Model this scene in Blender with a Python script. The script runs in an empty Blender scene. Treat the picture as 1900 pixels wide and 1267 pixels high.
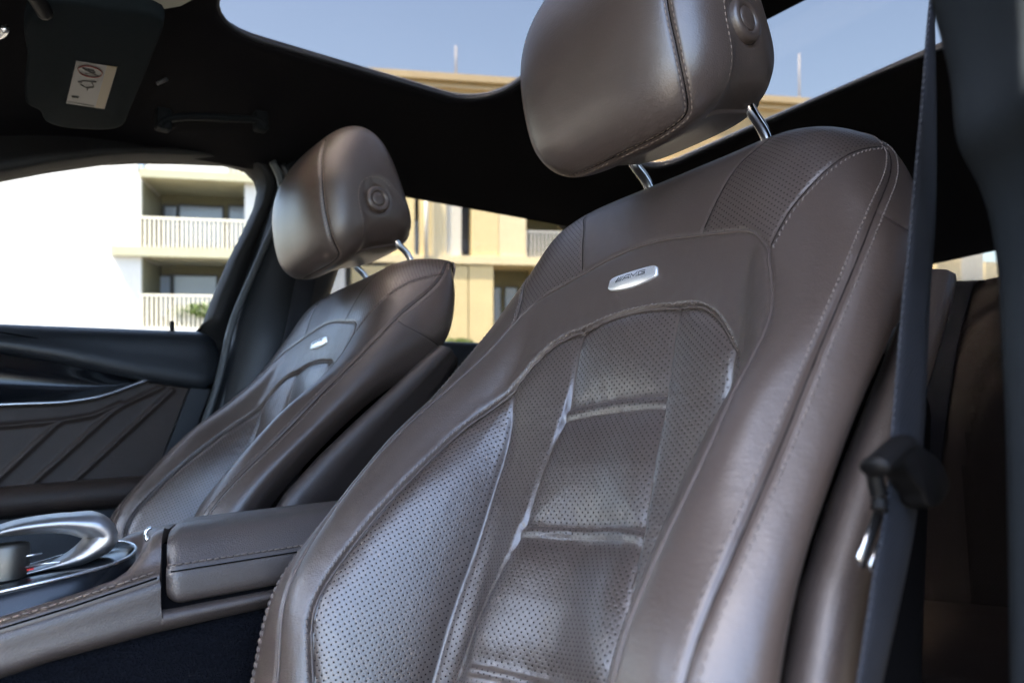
import bpy, math, random
import numpy as np
from mathutils import Matrix, Vector

random.seed(7)
RNG = np.random.default_rng(7)
sc = bpy.context.scene
COL = sc.collection

# ------------------------------------------------------------------ camera, sky, sun, exposure
H = 0.75                                     # camera height above the ground
PP = np.array([950.0, 633.5]); FPX = 1393.72 # photograph centre and focal length in its pixels
cam = bpy.data.cameras.new('camera'); cam_o = bpy.data.objects.new('camera', cam); COL.objects.link(cam_o)
cam_o.location = (0, 0, H); cam_o.rotation_euler = (math.radians(90), 0, 0)
cam.sensor_width = 36; cam.lens = FPX / 1900 * 36
cam.clip_start = 0.02; cam.clip_end = 3000
cam.dof.use_dof = True; cam.dof.focus_distance = 0.76; cam.dof.aperture_fstop = 6.3
sc.camera = cam_o

SUN = Vector((-.346, -.2156, .9135)).normalized()
EXPOSURE = 3.57
world = bpy.data.worlds.new('World'); sc.world = world; world.use_nodes = True
nt = world.node_tree; bg = nt.nodes['Background']
sky = nt.nodes.new('ShaderNodeTexSky'); sky.sky_type = 'NISHITA'; sky.sun_disc = False
sky.sun_elevation = math.asin(SUN.z); sky.sun_rotation = math.atan2(SUN.x, SUN.y)
sky.air_density = 1.0; sky.dust_density = 2.0; sky.ozone_density = 1.0
nt.links.new(sky.outputs[0], bg.inputs[0]); bg.inputs[1].default_value = 0.13
sun = bpy.data.lights.new('sun', 'SUN'); sun_o = bpy.data.objects.new('sun', sun); COL.objects.link(sun_o)
sun.energy = 5.0; sun.angle = math.radians(.5); sun.color = (1, .93, .82)
sun.cycles.use_multiple_importance_sampling = False
sun_o.rotation_euler = SUN.to_track_quat('Z', 'Y').to_euler(); sun_o.location = (0, -5, 30)
sc.view_settings.view_transform = 'Standard'; sc.view_settings.look = 'None'
sc.view_settings.exposure = EXPOSURE; sc.view_settings.gamma = 1; sc.view_settings.use_curve_mapping = False
sc.render.engine = 'CYCLES'
sc.cycles.use_denoising = True
sc.cycles.max_bounces = 10; sc.cycles.diffuse_bounces = 5; sc.cycles.glossy_bounces = 5
sc.cycles.transmission_bounces = 8; sc.cycles.sample_clamp_indirect = 6

# ------------------------------------------------------------------ car frame
# car axes: X towards the rear, Y towards the far (passenger) side, Z up; origin at the camera.
_C = np.array([-240., 950.]); _R = np.array([2600., 700.])
_r = np.array([*(_R - PP), FPX]); _r /= np.linalg.norm(_r)
_c = np.array([*(_C - PP), FPX]); _c /= np.linalg.norm(_c)
_u = np.cross(_r, _c)
MC = np.array([_r, _c, _u])                  # rows: car axes in (right, down, forward)
KW = np.array([[a[0], a[2], -a[1]] for a in MC]).T   # car -> world rotation
CARM = Matrix([list(KW[0]) + [0], list(KW[1]) + [0], list(KW[2]) + [H], [0, 0, 0, 1]])
def ray(x, y): return MC @ np.array([(x - PP[0]) / FPX, (y - PP[1]) / FPX, 1.])
def onY(x, y, Y): d = ray(x, y); return d * Y / d[1]
def onX(x, y, X): d = ray(x, y); return d * X / d[0]
def onZ(x, y, Z): d = ray(x, y); return d * Z / d[2]

# ------------------------------------------------------------------ materials
MATS = {}
class NB:
    """small node builder"""
    def __init__(s, name):
        s.m = bpy.data.materials.new(name); s.m.use_nodes = True; s.t = s.m.node_tree; s.n = s.t.nodes
        s.bsdf = s.n['Principled BSDF']; MATS[name] = s.m
    def node(s, typ, **kw):
        n = s.n.new(typ)
        for k, v in kw.items(): setattr(n, k, v)
        return n
    def link(s, a, b): s.t.links.new(a, b)
    def math(s, op, a, b=None, c=None, clamp=False):
        n = s.node('ShaderNodeMath', operation=op); n.use_clamp = clamp
        for i, v in enumerate((a, b, c)):
            if v is None: continue
            if isinstance(v, (int, float)): n.inputs[i].default_value = v
            else: s.link(v, n.inputs[i])
        return n.outputs[0]
    def set(s, **kw):
        for k, v in kw.items(): s.bsdf.inputs[k.replace('_', ' ')].default_value = v
    def coord(s, kind='Object'): return s.node('ShaderNodeTexCoord').outputs[kind]
    def noise(s, scale, detail=3, rough=.5, vec=None, dim='3D'):
        n = s.node('ShaderNodeTexNoise'); n.inputs['Scale'].default_value = scale
        n.inputs['Detail'].default_value = detail; n.inputs['Roughness'].default_value = rough
        s.link(vec if vec is not None else s.coord(), n.inputs['Vector']); return n.outputs['Fac']
    def voro(s, scale, feature='DISTANCE_TO_EDGE', vec=None):
        n = s.node('ShaderNodeTexVoronoi', feature=feature); n.inputs['Scale'].default_value = scale
        s.link(vec if vec is not None else s.coord(), n.inputs['Vector']); return n.outputs['Distance']
    def bump(s, h, strength=.3, dist=.001, normal=None):
        b = s.node('ShaderNodeBump'); b.inputs['Strength'].default_value = strength; b.inputs['Distance'].default_value = dist
        s.link(h, b.inputs['Height'])
        if normal is not None: s.link(normal, b.inputs['Normal'])
        return b.outputs[0]
    def mix(s, f, a, b):
        n = s.node('ShaderNodeMix', data_type='RGBA')
        if isinstance(f, (int, float)): n.inputs[0].default_value = f
        else: s.link(f, n.inputs[0])
        for i, v in ((6, a), (7, b)):
            if isinstance(v, tuple): n.inputs[i].default_value = (*v, 1)
            else: s.link(v, n.inputs[i])
        return n.outputs[2]
    def ramp(s, x, lo, hi):
        n = s.node('ShaderNodeMapRange'); n.inputs[1].default_value = lo; n.inputs[2].default_value = hi
        s.link(x, n.inputs[0]); return n.outputs[0]

def leather(name, col, rough, grain=420, gstr=.33, perf=False, wrinkle=.25, spec=.75, coat=.22):
    b = NB(name)
    v1 = b.voro(grain); v1 = b.ramp(v1, 0, .25)
    n1 = b.noise(grain * 2.2, 2); n2 = b.noise(28, 4, .6); n3 = b.noise(6, 3)
    c = b.mix(b.ramp(n2, .3, .7), tuple(x * .93 for x in col), tuple(x * 1.07 for x in col))
    c = b.mix(b.ramp(n3, .35, .65), c, tuple(x * 1.03 for x in col))
    nrm = b.bump(n2, wrinkle, .0014)
    cr = b.node('ShaderNodeMapping'); cr.inputs['Scale'].default_value = (1, .45, 1.6); b.link(b.coord(), cr.inputs[0])
    crk = b.ramp(b.math('ABSOLUTE', b.math('SUBTRACT', b.noise(75, 5, .65, cr.outputs[0]), .5)), 0, .07)
    nrm = b.bump(crk, wrinkle * .55, .0006, nrm)
    nrm = b.bump(b.math('ADD', v1, b.math('MULTIPLY', n1, .5)), gstr, .00035, nrm)
    r = b.math('ADD', rough - .05, b.math('MULTIPLY', n2, .1))
    if perf:
        uv = b.node('ShaderNodeUVMap').outputs[0]
        mp = b.node('ShaderNodeMapping'); mp.inputs['Rotation'].default_value = (0, 0, math.radians(45))
        pit = .0042
        mp.inputs['Scale'].default_value = (1 / pit, 1 / pit, 1); b.link(uv, mp.inputs[0])
        sp = b.node('ShaderNodeSeparateXYZ'); b.link(mp.outputs[0], sp.inputs[0])
        fx = b.math('SUBTRACT', b.math('FRACT', sp.outputs[0]), .5); fy = b.math('SUBTRACT', b.math('FRACT', sp.outputs[1]), .5)
        d = b.math('SQRT', b.math('ADD', b.math('MULTIPLY', fx, fx), b.math('MULTIPLY', fy, fy)))
        at = b.node('ShaderNodeAttribute', attribute_name='perf').outputs['Fac']
        hole = b.math('MULTIPLY', b.ramp(d, .19, .13), at)
        lip = b.math('MULTIPLY', b.ramp(d, .32, .15), at)
        nrm = b.bump(b.math('SUBTRACT', 1.0, lip), .35, .0005, nrm)
        c = b.mix(b.math('MULTIPLY', hole, .9), c, (.006, .005, .005))
        r = b.math('ADD', r, b.math('MULTIPLY', hole, .4))
        b.link(b.math('SUBTRACT', spec, b.math('MULTIPLY', hole, spec)), b.bsdf.inputs['Specular IOR Level'])
        b.link(b.math('MULTIPLY', b.math('SUBTRACT', 1.0, hole), coat), b.bsdf.inputs['Coat Weight'])
    else: b.set(Specular_IOR_Level=spec, Coat_Weight=coat)
    b.set(Coat_Roughness=.31)
    b.link(c, b.bsdf.inputs['Base Color']); b.link(r, b.bsdf.inputs['Roughness']); b.link(nrm, b.bsdf.inputs['Normal'])
    return b.m
BROWN = (.0565, .0412, .0345)
leather('leather', BROWN, .385, spec=.80, coat=.20, gstr=.20)
leather('leather_perforated', BROWN, .365, perf=True, spec=1.0, coat=.40, gstr=.20)
leather('leather_door_shaded', (.028, .0200, .0168), .5, spec=.3, coat=0)  # same brown leather, its colour darkened for the dimmer light at the far door
leather('leather_grained', (.048, .0365, .032), .46, grain=460, gstr=.42, wrinkle=.08)
leather('leather_rear_shaded', (.0150, .0112, .0098), .7, spec=.10, coat=0)  # both rear leathers are darkened in colour to stand for the dim rear cabin
leather('leather_rear_shaded_perforated', (.0115, .0090, .0082), .6, perf=True, spec=.04, coat=0)

def simple(name, col, rough=.5, metal=0, spec=.5, nscale=None, nstr=.2, ndist=.001, var=.12):
    b = NB(name); b.set(Roughness=rough, Metallic=metal, Specular_IOR_Level=spec)
    if nscale:
        n = b.noise(nscale, 4, .6)
        b.link(b.mix(b.ramp(n, .3, .7), tuple(x * (1 - var) for x in col), tuple(min(1, x * (1 + var)) for x in col)), b.bsdf.inputs['Base Color'])
        b.link(b.bump(n, nstr, ndist), b.bsdf.inputs['Normal'])
    else: b.bsdf.inputs['Base Color'].default_value = (*col, 1)
    return b.m
simple('thread', (.22, .17, .135), .6)
simple('thread_tone', (.115, .093, .084), .6)
simple('piping', (.070, .053, .046), .40, nscale=300, nstr=.1)
simple('gap_black', (.0025, .0025, .003), .9, spec=.02)
simple('soft_black', (.010, .0125, .016), .45, nscale=500, nstr=.25, ndist=.0004)
simple('pillar_trim', (.0095, .0122, .0152), .85, spec=.10, nscale=700, nstr=.3, ndist=.0004)
simple('charcoal', (.013, .0135, .0145), .65, spec=.25, nscale=500, nstr=.2, ndist=.0004)
simple('seal_grey', (.045, .052, .057), .5, nscale=200, nstr=.1)
simple('rubber', (.010, .010, .011), .6)
simple('roof_cloth', (.0045, .0045, .006), .95, spec=.1, nscale=900, nstr=.3, ndist=.0004)
simple('piano_black', (.005, .006, .008), .2)
simple('carpet', (.0055, .006, .0085), .98, spec=.05, nscale=450, nstr=1.0, ndist=.004, var=.5)
simple('chrome', (.80, .80, .81), .10, metal=1)
simple('satin_silver', (.62, .63, .65), .27, metal=1)
simple('badge_silver', (.86, .87, .89), .34, metal=.75, nscale=900, nstr=.02)
simple('badge_ink', (.010, .011, .018), .45)
simple('belt_dark', (.0045, .0052, .008), .8, spec=.1)
simple('handle_black', (.005, .0065, .008), .7, spec=.1)
simple('hand_rest_metal', (.42, .43, .45), .42, metal=1)
simple('knob_metal', (.11, .105, .095), .45, metal=1)
simple('black_plastic', (.0035, .0035, .004), .5, spec=.15)
simple('visor_vinyl', (.0085, .0120, .0145), .8, spec=.03, nscale=600, nstr=.15, ndist=.0004)
simple('sticker_white', (.055, .057, .063), .4)
simple('sticker_yellow', (.070, .045, .009), .4)
simple('sticker_red', (.075, .008, .006), .4)
simple('sticker_black', (.012, .012, .012), .5)
simple('lamp_lens', (.16, .165, .13), .3)
def emitter(name, col, s):
    b = NB(name); b.set(Emission_Strength=s); b.bsdf.inputs['Emission Color'].default_value = (*col, 1)
    b.bsdf.inputs['Base Color'].default_value = (.02, .0, .0, 1)
emitter('led_red', (1, .02, .02), .05)
def belt_mat():
    b = NB('belt_webbing')
    uv = b.node('ShaderNodeUVMap').outputs[0]
    w = b.node('ShaderNodeTexWave', wave_type='BANDS', bands_direction='DIAGONAL'); w.inputs['Scale'].default_value = 120
    w.inputs['Distortion'].default_value = .6; w.inputs['Detail'].default_value = 1
    b.link(uv, w.inputs['Vector'])
    n = b.noise(40, 3)
    b.link(b.mix(b.ramp(n, .3, .7), (.013, .0155, .022), (.019, .0225, .031)), b.bsdf.inputs['Base Color'])
    b.link(b.bump(w.outputs['Fac'], .9, .0008), b.bsdf.inputs['Normal']); b.set(Roughness=.62, Specular_IOR_Level=.35)
belt_mat()
def glass(name, col, rough=0, ior=1.45):
    b = NB(name); b.set(Roughness=rough, IOR=ior, Transmission_Weight=1.0); b.bsdf.inputs['Base Color'].default_value = (*col, 1)
glass('roof_glass', (.150, .134, .122), ior=1.05); glass('window_glass', (.48, .49, .48), ior=1.2); glass('window_glass_tinted', (.27, .265, .255)); glass('windscreen_glass', (.90, .93, .92))
def facade(name, col, rough, scale, strength, dist, var=.06, stripes=None):
    b = NB(name); n = b.noise(scale, 5, .6); n2 = b.noise(scale * .07, 3)
    c = b.mix(b.ramp(n, .3, .7), tuple(x * (1 - var) for x in col), tuple(x * (1 + var) for x in col))
    c = b.mix(b.ramp(n2, .35, .7), c, tuple(x * .93 for x in col))
    b.link(c, b.bsdf.inputs['Base Color']); b.set(Roughness=rough)
    h = n
    if stripes:
        w = b.node('ShaderNodeTexWave', wave_type='BANDS', bands_direction='X'); w.inputs['Scale'].default_value = stripes
        b.link(b.coord(), w.inputs['Vector']); h = b.math('ADD', n, w.outputs['Fac'])
    b.link(b.bump(h, strength, dist), b.bsdf.inputs['Normal'])
facade('plaster_white', (.52, .51, .48), .85, 14, .25, .01)
facade('plaster_grey', (.66, .66, .65), .85, 14, .25, .01)
facade('metal_tan', (.70, .56, .29), .5, 3, .10, .01, stripes=2.2)
facade('metal_tan_light', (.73, .61, .37), .5, 3, .10, .01, stripes=2.2)
facade('slab_bounce_tint', (.36, .34, .23), .85, 8, .2, .01)  # slab tint carries the yellowish bounce light of the balcony undersides
facade('olive_recess_shade', (.17, .16, .10), .85, 8, .2, .01)  # olive tone carries the shade inside the recesses; plant stems borrow it
facade('rail_paint', (.60, .58, .52), .5, 8, .05, .004)
facade('rail_tan', (.66, .60, .47), .5, 8, .05, .004)
facade('mast_grey', (.34, .35, .37), .5, 8, .05, .004)
facade('frame_dark', (.05, .055, .065), .5, 8, .05, .004)
facade('door_pale', (.62, .58, .48), .6, 8, .05, .004)
simple('pane_blue', (.30, .37, .50), .08)
simple('asphalt', (.115, .10, .08), .9, nscale=30, nstr=.5, ndist=.004)
simple('leaf', (.075, .11, .02), .6, nscale=8, nstr=.1, var=.5)

# ------------------------------------------------------------------ mesh helpers
def raw(name, V, F, mat, smooth=True, uv=None, normals=None, perf=None):
    V = np.asarray(V, dtype=np.float64)
    me = bpy.data.meshes.new(name)
    me.from_pydata(V.tolist(), [], F if isinstance(F, list) else F.tolist())
    if smooth: me.polygons.foreach_set('use_smooth', np.ones(len(me.polygons), bool))
    if uv is not None:
        l = me.uv_layers.new(name='UVMap'); idx = np.zeros(len(me.loops), np.int32); me.loops.foreach_get('vertex_index', idx)
        l.data.foreach_set('uv', np.asarray(uv)[idx].astype(np.float32).ravel())
    me.update()
    if normals is not None: me.normals_split_custom_set_from_vertices(np.asarray(normals).tolist())
    if 'perforated' in mat: a = me.attributes.new('perf', 'FLOAT', 'POINT'); a.data.foreach_set('value', (np.ones(len(V)) if perf is None else np.asarray(perf)).astype(np.float32))
    me.materials.append(MATS[mat]); return me
def link(name, me, parent=None):
    o = bpy.data.objects.new(name, me); COL.objects.link(o)
    if parent is not None: o.parent = parent
    return o
class Thing:
    """an Empty at the base; parts are given in car coordinates (or world ones when car=False)"""
    def __init__(s, name, label, cat, base=(0, 0, 0), group=None, kind=None, car=True, rotz=0):
        s.base = np.array(base, float); s.o = bpy.data.objects.new(name, None); COL.objects.link(s.o)
        s.o.empty_display_size = .05
        s.o.matrix_world = (CARM @ Matrix.Translation(base)) if car else (Matrix.Translation(base) @ Matrix.Rotation(rotz, 4, 'Z'))
        s.rot = rotz
        if label: s.o['label'] = label
        if cat: s.o['category'] = cat
        if group: s.o['group'] = group
        if kind: s.o['kind'] = kind
    def part(s, name, VF, mat, parent=None, smooth=True, uv=None, label=None, stuff=False, normals=None, perf=None):
        V, F = VF; V = np.asarray(V, float) - s.base
        o = link(name, raw(name, V, F, mat, smooth, uv, normals, perf), parent or s.o)
        if label: o['label'] = label
        if stuff: o['kind'] = 'stuff'
        return o
def single(name, VF, mat, label=None, cat=None, base=(0, 0, 0), kind=None, group=None, car=True, smooth=True, uv=None):
    V, F = VF; V = np.asarray(V, float) - np.array(base, float)
    o = link(name, raw(name, V, F, mat, smooth, uv))
    o.matrix_world = (CARM @ Matrix.Translation(base)) if car else Matrix.Translation(base)
    for k, v in (('label', label), ('category', cat), ('kind', kind), ('group', group)):
        if v: o[k] = v
    return o
def join(*vfs):
    V, F, n = [], [], 0
    for v, f in vfs:
        v = np.asarray(v, float)
        V.append(v); F += [[int(i) + n for i in q] for q in f]; n += len(v)
    return np.vstack(V), F
def cspline(t, Y, x):
    n = len(t); h = np.diff(t); A = np.zeros((n, n)); A[0, 0] = A[-1, -1] = 1
    Yr = Y.reshape(n, -1); R = np.zeros_like(Yr)
    for i in range(1, n - 1):
        A[i, i - 1] = h[i - 1]; A[i, i] = 2 * (h[i - 1] + h[i]); A[i, i + 1] = h[i]
        R[i] = 6 * ((Yr[i + 1] - Yr[i]) / h[i] - (Yr[i] - Yr[i - 1]) / h[i - 1])
    M = np.linalg.solve(A, R)
    k = np.clip(np.searchsorted(t, x, side='right') - 1, 0, n - 2)
    d = (x - t[k])[:, None]; hk = h[k][:, None]
    a = (M[k + 1] - M[k]) / (6 * hk); b = M[k] / 2; c = (Yr[k + 1] - Yr[k]) / hk - hk * (2 * M[k] + M[k + 1]) / 6
    return (Yr[k] + d * (c + d * (b + d * a))).reshape((len(x),) + Y.shape[1:])
def curve(P, n=80, closed=False):
    P = np.asarray(P, float)
    if closed:
        Q = np.vstack([P[-3:], P, P[:4]]); d = np.r_[0, np.cumsum(np.linalg.norm(np.diff(Q, axis=0), axis=1))]
        return cspline(d, Q, np.linspace(d[3], d[3 + len(P)], n, endpoint=False))
    d = np.r_[0, np.cumsum(np.linalg.norm(np.diff(P, axis=0), axis=1))]
    return cspline(d, P, np.linspace(0, d[-1], n))
def even(P, step):
    """resample a polyline at even steps; returns points"""
    d = np.r_[0, np.cumsum(np.linalg.norm(np.diff(P, axis=0), axis=1))]; n = max(2, int(d[-1] / step))
    t = np.linspace(0, d[-1], n + 1); return np.stack([np.interp(t, d, P[:, k]) for k in range(P.shape[1])], 1)
def gridF(nr, nc, closed_c=False, flip=False):
    i = np.arange(nr - 1)[:, None]; j = np.arange(nc if closed_c else nc - 1)[None, :]; j2 = (j + 1) % nc
    F = np.stack([i * nc + j, i * nc + j2, (i + 1) * nc + j2, (i + 1) * nc + j], -1).reshape(-1, 4)
    return F[:, ::-1] if flip else F
def tube(P, r, seg=8, up=(0, 0, 1), ry=None, closed=False, cap=True):
    P = np.asarray(P, float); n = len(P); T = np.gradient(P, axis=0)
    if closed: T = np.roll(P, -1, 0) - np.roll(P, 1, 0)
    T /= np.linalg.norm(T, axis=1)[:, None] + 1e-12
    U = np.array(up, float); U = np.broadcast_to(U, P.shape)
    B = np.cross(T, U); B /= np.linalg.norm(B, axis=1)[:, None] + 1e-12; Nn = np.cross(B, T)
    r = np.broadcast_to(np.asarray(r, float), (n,)); ry = r if ry is None else np.broadcast_to(np.asarray(ry, float), (n,))
    a = np.linspace(0, 2 * np.pi, seg, endpoint=False)
    V = P[:, None] + B[:, None] * (np.cos(a)[None, :, None] * r[:, None, None]) + Nn[:, None] * (np.sin(a)[None, :, None] * ry[:, None, None])
    V = V.reshape(-1, 3); F = gridF(n, seg, True).tolist()
    if closed: F += [[(n - 1) * seg + j, (n - 1) * seg + (j + 1) % seg, (j + 1) % seg, j] for j in range(seg)]
    elif cap: F += [list(range(seg))[::-1], list(range((n - 1) * seg, n * seg))]
    return V, F
def box(lo, hi):
    x0, y0, z0 = lo; x1, y1, z1 = hi
    V = [(x0, y0, z0), (x1, y0, z0), (x1, y1, z0), (x0, y1, z0), (x0, y0, z1), (x1, y0, z1), (x1, y1, z1), (x0, y1, z1)]
    return np.array(V, float), [[3, 2, 1, 0], [4, 5, 6, 7], [0, 1, 5, 4], [1, 2, 6, 5], [2, 3, 7, 6], [3, 0, 4, 7]]
def rbox(lo, hi, r, seg=4, n=5):
    """box with rounded edges (superellipsoid-free: clamp a sphere to the core)"""
    lo = np.array(lo, float); hi = np.array(hi, float); c = (lo + hi) / 2; h = (hi - lo) / 2; r = min(r, *(h * .99))
    V, F = [], []
    g = np.unique(np.r_[np.linspace(-1, 1, n)])
    def coords(k):
        core = h[k] - r; a = np.linspace(0, np.pi / 2, seg + 1)[:-1]
        e = -core - r * np.cos(a) if True else None
        e = -core - r * np.sin(np.linspace(np.pi / 2, 0, seg + 1)); m = np.linspace(-core, core, 3)[1:-1]
        return np.r_[e, m, -e[::-1]]
    off = 0
    for ax in range(3):
        for sgn in (-1, 1):
            b, d = [(1, 2), (2, 0), (0, 1)][ax]
            A, B = np.meshgrid(coords(b), coords(d), indexing='ij')
            P = np.zeros(A.shape + (3,)); P[..., b] = A; P[..., d] = B; P[..., ax] = sgn * h[ax]
            core = h - r; Q = np.clip(P, -core, core); D = P - Q; L = np.linalg.norm(D, axis=-1, keepdims=True)
            P = Q + D / np.maximum(L, 1e-9) * r
            V.append(P.reshape(-1, 3)); f = gridF(*A.shape, flip=(sgn < 0)) + off; F += f.tolist(); off += A.size
    return np.vstack(V) + c, F
def prism(poly, axis, a, b, bevel=0):
    """extrude a 2D polygon; axis 0/1/2 is the extrusion axis, poly gives the other two coords in order"""
    poly = np.asarray(poly, float); n = len(poly); o = [k for k in range(3) if k != axis]
    V = np.zeros((2 * n, 3)); V[:n, o[0]] = V[n:, o[0]] = poly[:, 0]; V[:n, o[1]] = V[n:, o[1]] = poly[:, 1]
    V[:n, axis] = a; V[n:, axis] = b
    F = [list(range(n))[::-1], list(range(n, 2 * n))] + [[i, (i + 1) % n, n + (i + 1) % n, n + i] for i in range(n)]
    return V, F
def slab3(top, thick, nrm):
    """a polygon in space given thickness along nrm, with a small chamfer"""
    P = np.asarray(top, float); n = len(P); c = P.mean(0); nrm = np.array(nrm, float)
    A = P + (c - P) / np.linalg.norm(c - P, axis=1)[:, None] * thick * .35; 
    V = np.vstack([A, P - nrm * thick * .35, P - nrm * thick])
    F = [list(range(n))] + [[i, (i + 1) % n, n + (i + 1) % n, n + i][::-1] for i in range(n)] + [[n + i, n + (i + 1) % n, 2 * n + (i + 1) % n, 2 * n + i][::-1] for i in range(n)] + [list(range(2 * n, 3 * n))[::-1]]
    return V, F
def rrect(x0, x1, y0, y1, r, n=8):
    P = []
    for cx, cy, a0 in ((x1 - r, y1 - r, 0), (x0 + r, y1 - r, 90), (x0 + r, y0 + r, 180), (x1 - r, y0 + r, 270)):
        for k in range(n + 1):
            a = math.radians(a0 + 90 * k / n); P.append((cx + r * math.cos(a), cy + r * math.sin(a)))
    return np.array(P)
def revolve(prof, c, axis, u, v, seg=32):
    """profile (radius, height) about axis through c"""
    c, axis, u, v = (np.array(x, float) for x in (c, axis, u, v)); a = np.linspace(0, 2 * np.pi, seg, endpoint=False)
    V = [c + axis * h + (u * math.cos(t) + v * math.sin(t)) * r for r, h in prof for t in a]
    F = gridF(len(prof), seg, True).tolist() + [list(range((len(prof) - 1) * seg, len(prof) * seg))]
    return np.array(V), F

# ==================================================================== THE SETTING
G = 400.0
single('ground', (np.array([(-G, -G, 0), (G, -G, 0), (G, G, 0), (-G, G, 0)]), [[0, 1, 2, 3]]), 'asphalt', kind='structure', car=False, smooth=False)

# ---------------------------------------------------------------- roof lining with two glass openings
YC = .785
def zroof(x, y):
    x = np.asarray(x, float); y = np.asarray(y, float)
    z = .690 - .055 * np.abs((y - YC) / .66) ** 3.2
    z = z - .22 * np.clip((.34 - x) / .6, 0, None) ** 1.8 - .41 * np.clip((x - 1.54) / .46, 0, None) ** 1.4
    return z
def ring_sheet(hole, outer, nrad, zf, lip=.010):
    hole = np.asarray(hole, float); n = len(hole); rows = []
    zh = zf(hole[:, 0], hole[:, 1])
    rows.append(np.c_[hole, zh + lip])
    rows.append(np.c_[hole, zh + .004])
    cen = hole.mean(0); d = hole - cen; d /= np.linalg.norm(d, axis=1)[:, None]
    rows.append(np.c_[hole + d * .004, zf(*(hole + d * .004).T) - .001])
    for k in range(1, nrad + 1):
        q = hole + d * .012 + (outer - hole - d * .012) * (k / nrad) ** 1.3; rows.append(np.c_[q, zf(q[:, 0], q[:, 1])])
    V = np.vstack(rows); return V, gridF(len(rows), n, True, flip=True).tolist()
def outer_rect(hole, x0, x1, y0, y1):
    cen = hole.mean(0); out = []
    for p in hole:
        d = p - cen; t = min([abs(((x1 if d[0] > 0 else x0) - cen[0]) / d[0]) if abs(d[0]) > 1e-9 else 9e9, abs(((y1 if d[1] > 0 else y0) - cen[1]) / d[1]) if abs(d[1]) > 1e-9 else 9e9])
        out.append(cen + d * t)
    return np.array(out)
def densify(P, step=.02):
    P = np.vstack([P, P[:1]]); d = np.r_[0, np.cumsum(np.linalg.norm(np.diff(P, axis=0), axis=1))]; n = int(d[-1] / step)
    t = np.linspace(0, d[-1], n, endpoint=False); return np.stack([np.interp(t, d, P[:, k]) for k in range(P.shape[1])], 1)
h1 = densify(rrect(.362, .915, .40, 1.086, .09)); h2 = densify(rrect(1.135, 1.530, .365, 1.13, .06))
YN, YF = .115, 1.455
roof = Thing('roof_lining', None, None, kind='structure')
roof.part('front_lining', ring_sheet(h1, outer_rect(h1, -.30, 1.03, YN, YF), 12, zroof), 'roof_cloth')
roof.part('rear_lining', ring_sheet(h2, outer_rect(h2, 1.01, 1.93, YN, YF), 12, zroof), 'roof_cloth')
def roof_shell():
    xs = np.linspace(-.28, 1.93, 60); ys = np.linspace(YN - .03, YF + .03, 40); V = []
    return xs, ys
def pane(hole):
    q = np.asarray(hole); cen = q.mean(0); q2 = cen + (q - cen) * 1.02; z = zroof(q2[:, 0], q2[:, 1]) + .012; n = len(q2)
    V = np.vstack([np.c_[q2, z], np.c_[q2, z + .005]]); F = [list(range(n))[::-1], list(range(n, 2 * n))] + [[i, (i + 1) % n, n + (i + 1) % n, n + i] for i in range(n)]
    zm = z.max() + .002; V[:n, 2] = zm; V[n:, 2] = zm + .005
    return V, F
g1 = roof.part('glass_pane', pane(h1), 'roof_glass', smooth=False); g2 = roof.part('glass_pane', pane(h2), 'roof_glass', smooth=False)
# metal skin over the lining so that no light leaks round the openings
def skin(hole, x0, x1):
    o = outer_rect(hole, x0, x1, YN - .085, YF + .06); n = len(hole); cen = hole.mean(0); h = cen + (hole - cen) * 1.012
    zt = zroof(h[:, 0], h[:, 1]).max() + .016; rows = [np.c_[h, np.full(n, zt - .012)], np.c_[h, np.full(n, zt)]]
    for k in np.linspace(.12, 1, 9):
        q = h + (o - h) * k; rows.append(np.c_[q, zroof(q[:, 0], np.clip(q[:, 1], YN, YF)) + .034])
    return np.vstack(rows), gridF(len(rows), n, True).tolist()
roof.part('front_skin', skin(h1, -.32, 1.04), 'rubber'); roof.part('rear_skin', skin(h2, 1.00, 1.95), 'rubber')
for hh in (h1, h2):                                    # rubber seal round each opening
    q = np.c_[hh, zroof(hh[:, 0], hh[:, 1]) + .008]
    roof.part('seal', tube(q, .004, 8, closed=True), 'soft_black')

wsv = np.array([(-.31, .06, .60), (-.31, 1.50, .60), (-1.15, 1.50, .12), (-1.15, .06, .12)])
def dash_profile():
    return np.array([(-1.15, .10), (-.75, .17), (-.52, .175), (-.44, .15), (-.42, .10), (-.44, -.02), (-.50, -.10), (-.52, -.50), (-1.15, -.50)])
single('dashboard', prism(curve(dash_profile(), 60, closed=True), 1, .10, 1.47), 'soft_black', kind='structure')
single('windscreen', join((np.vstack([wsv, wsv + (-.003, 0, .005)]), [[0, 1, 2, 3], [7, 6, 5, 4], [0, 4, 5, 1], [1, 5, 6, 2], [2, 6, 7, 3], [3, 7, 4, 0]])), 'windscreen_glass', kind='structure', smooth=False)
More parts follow.
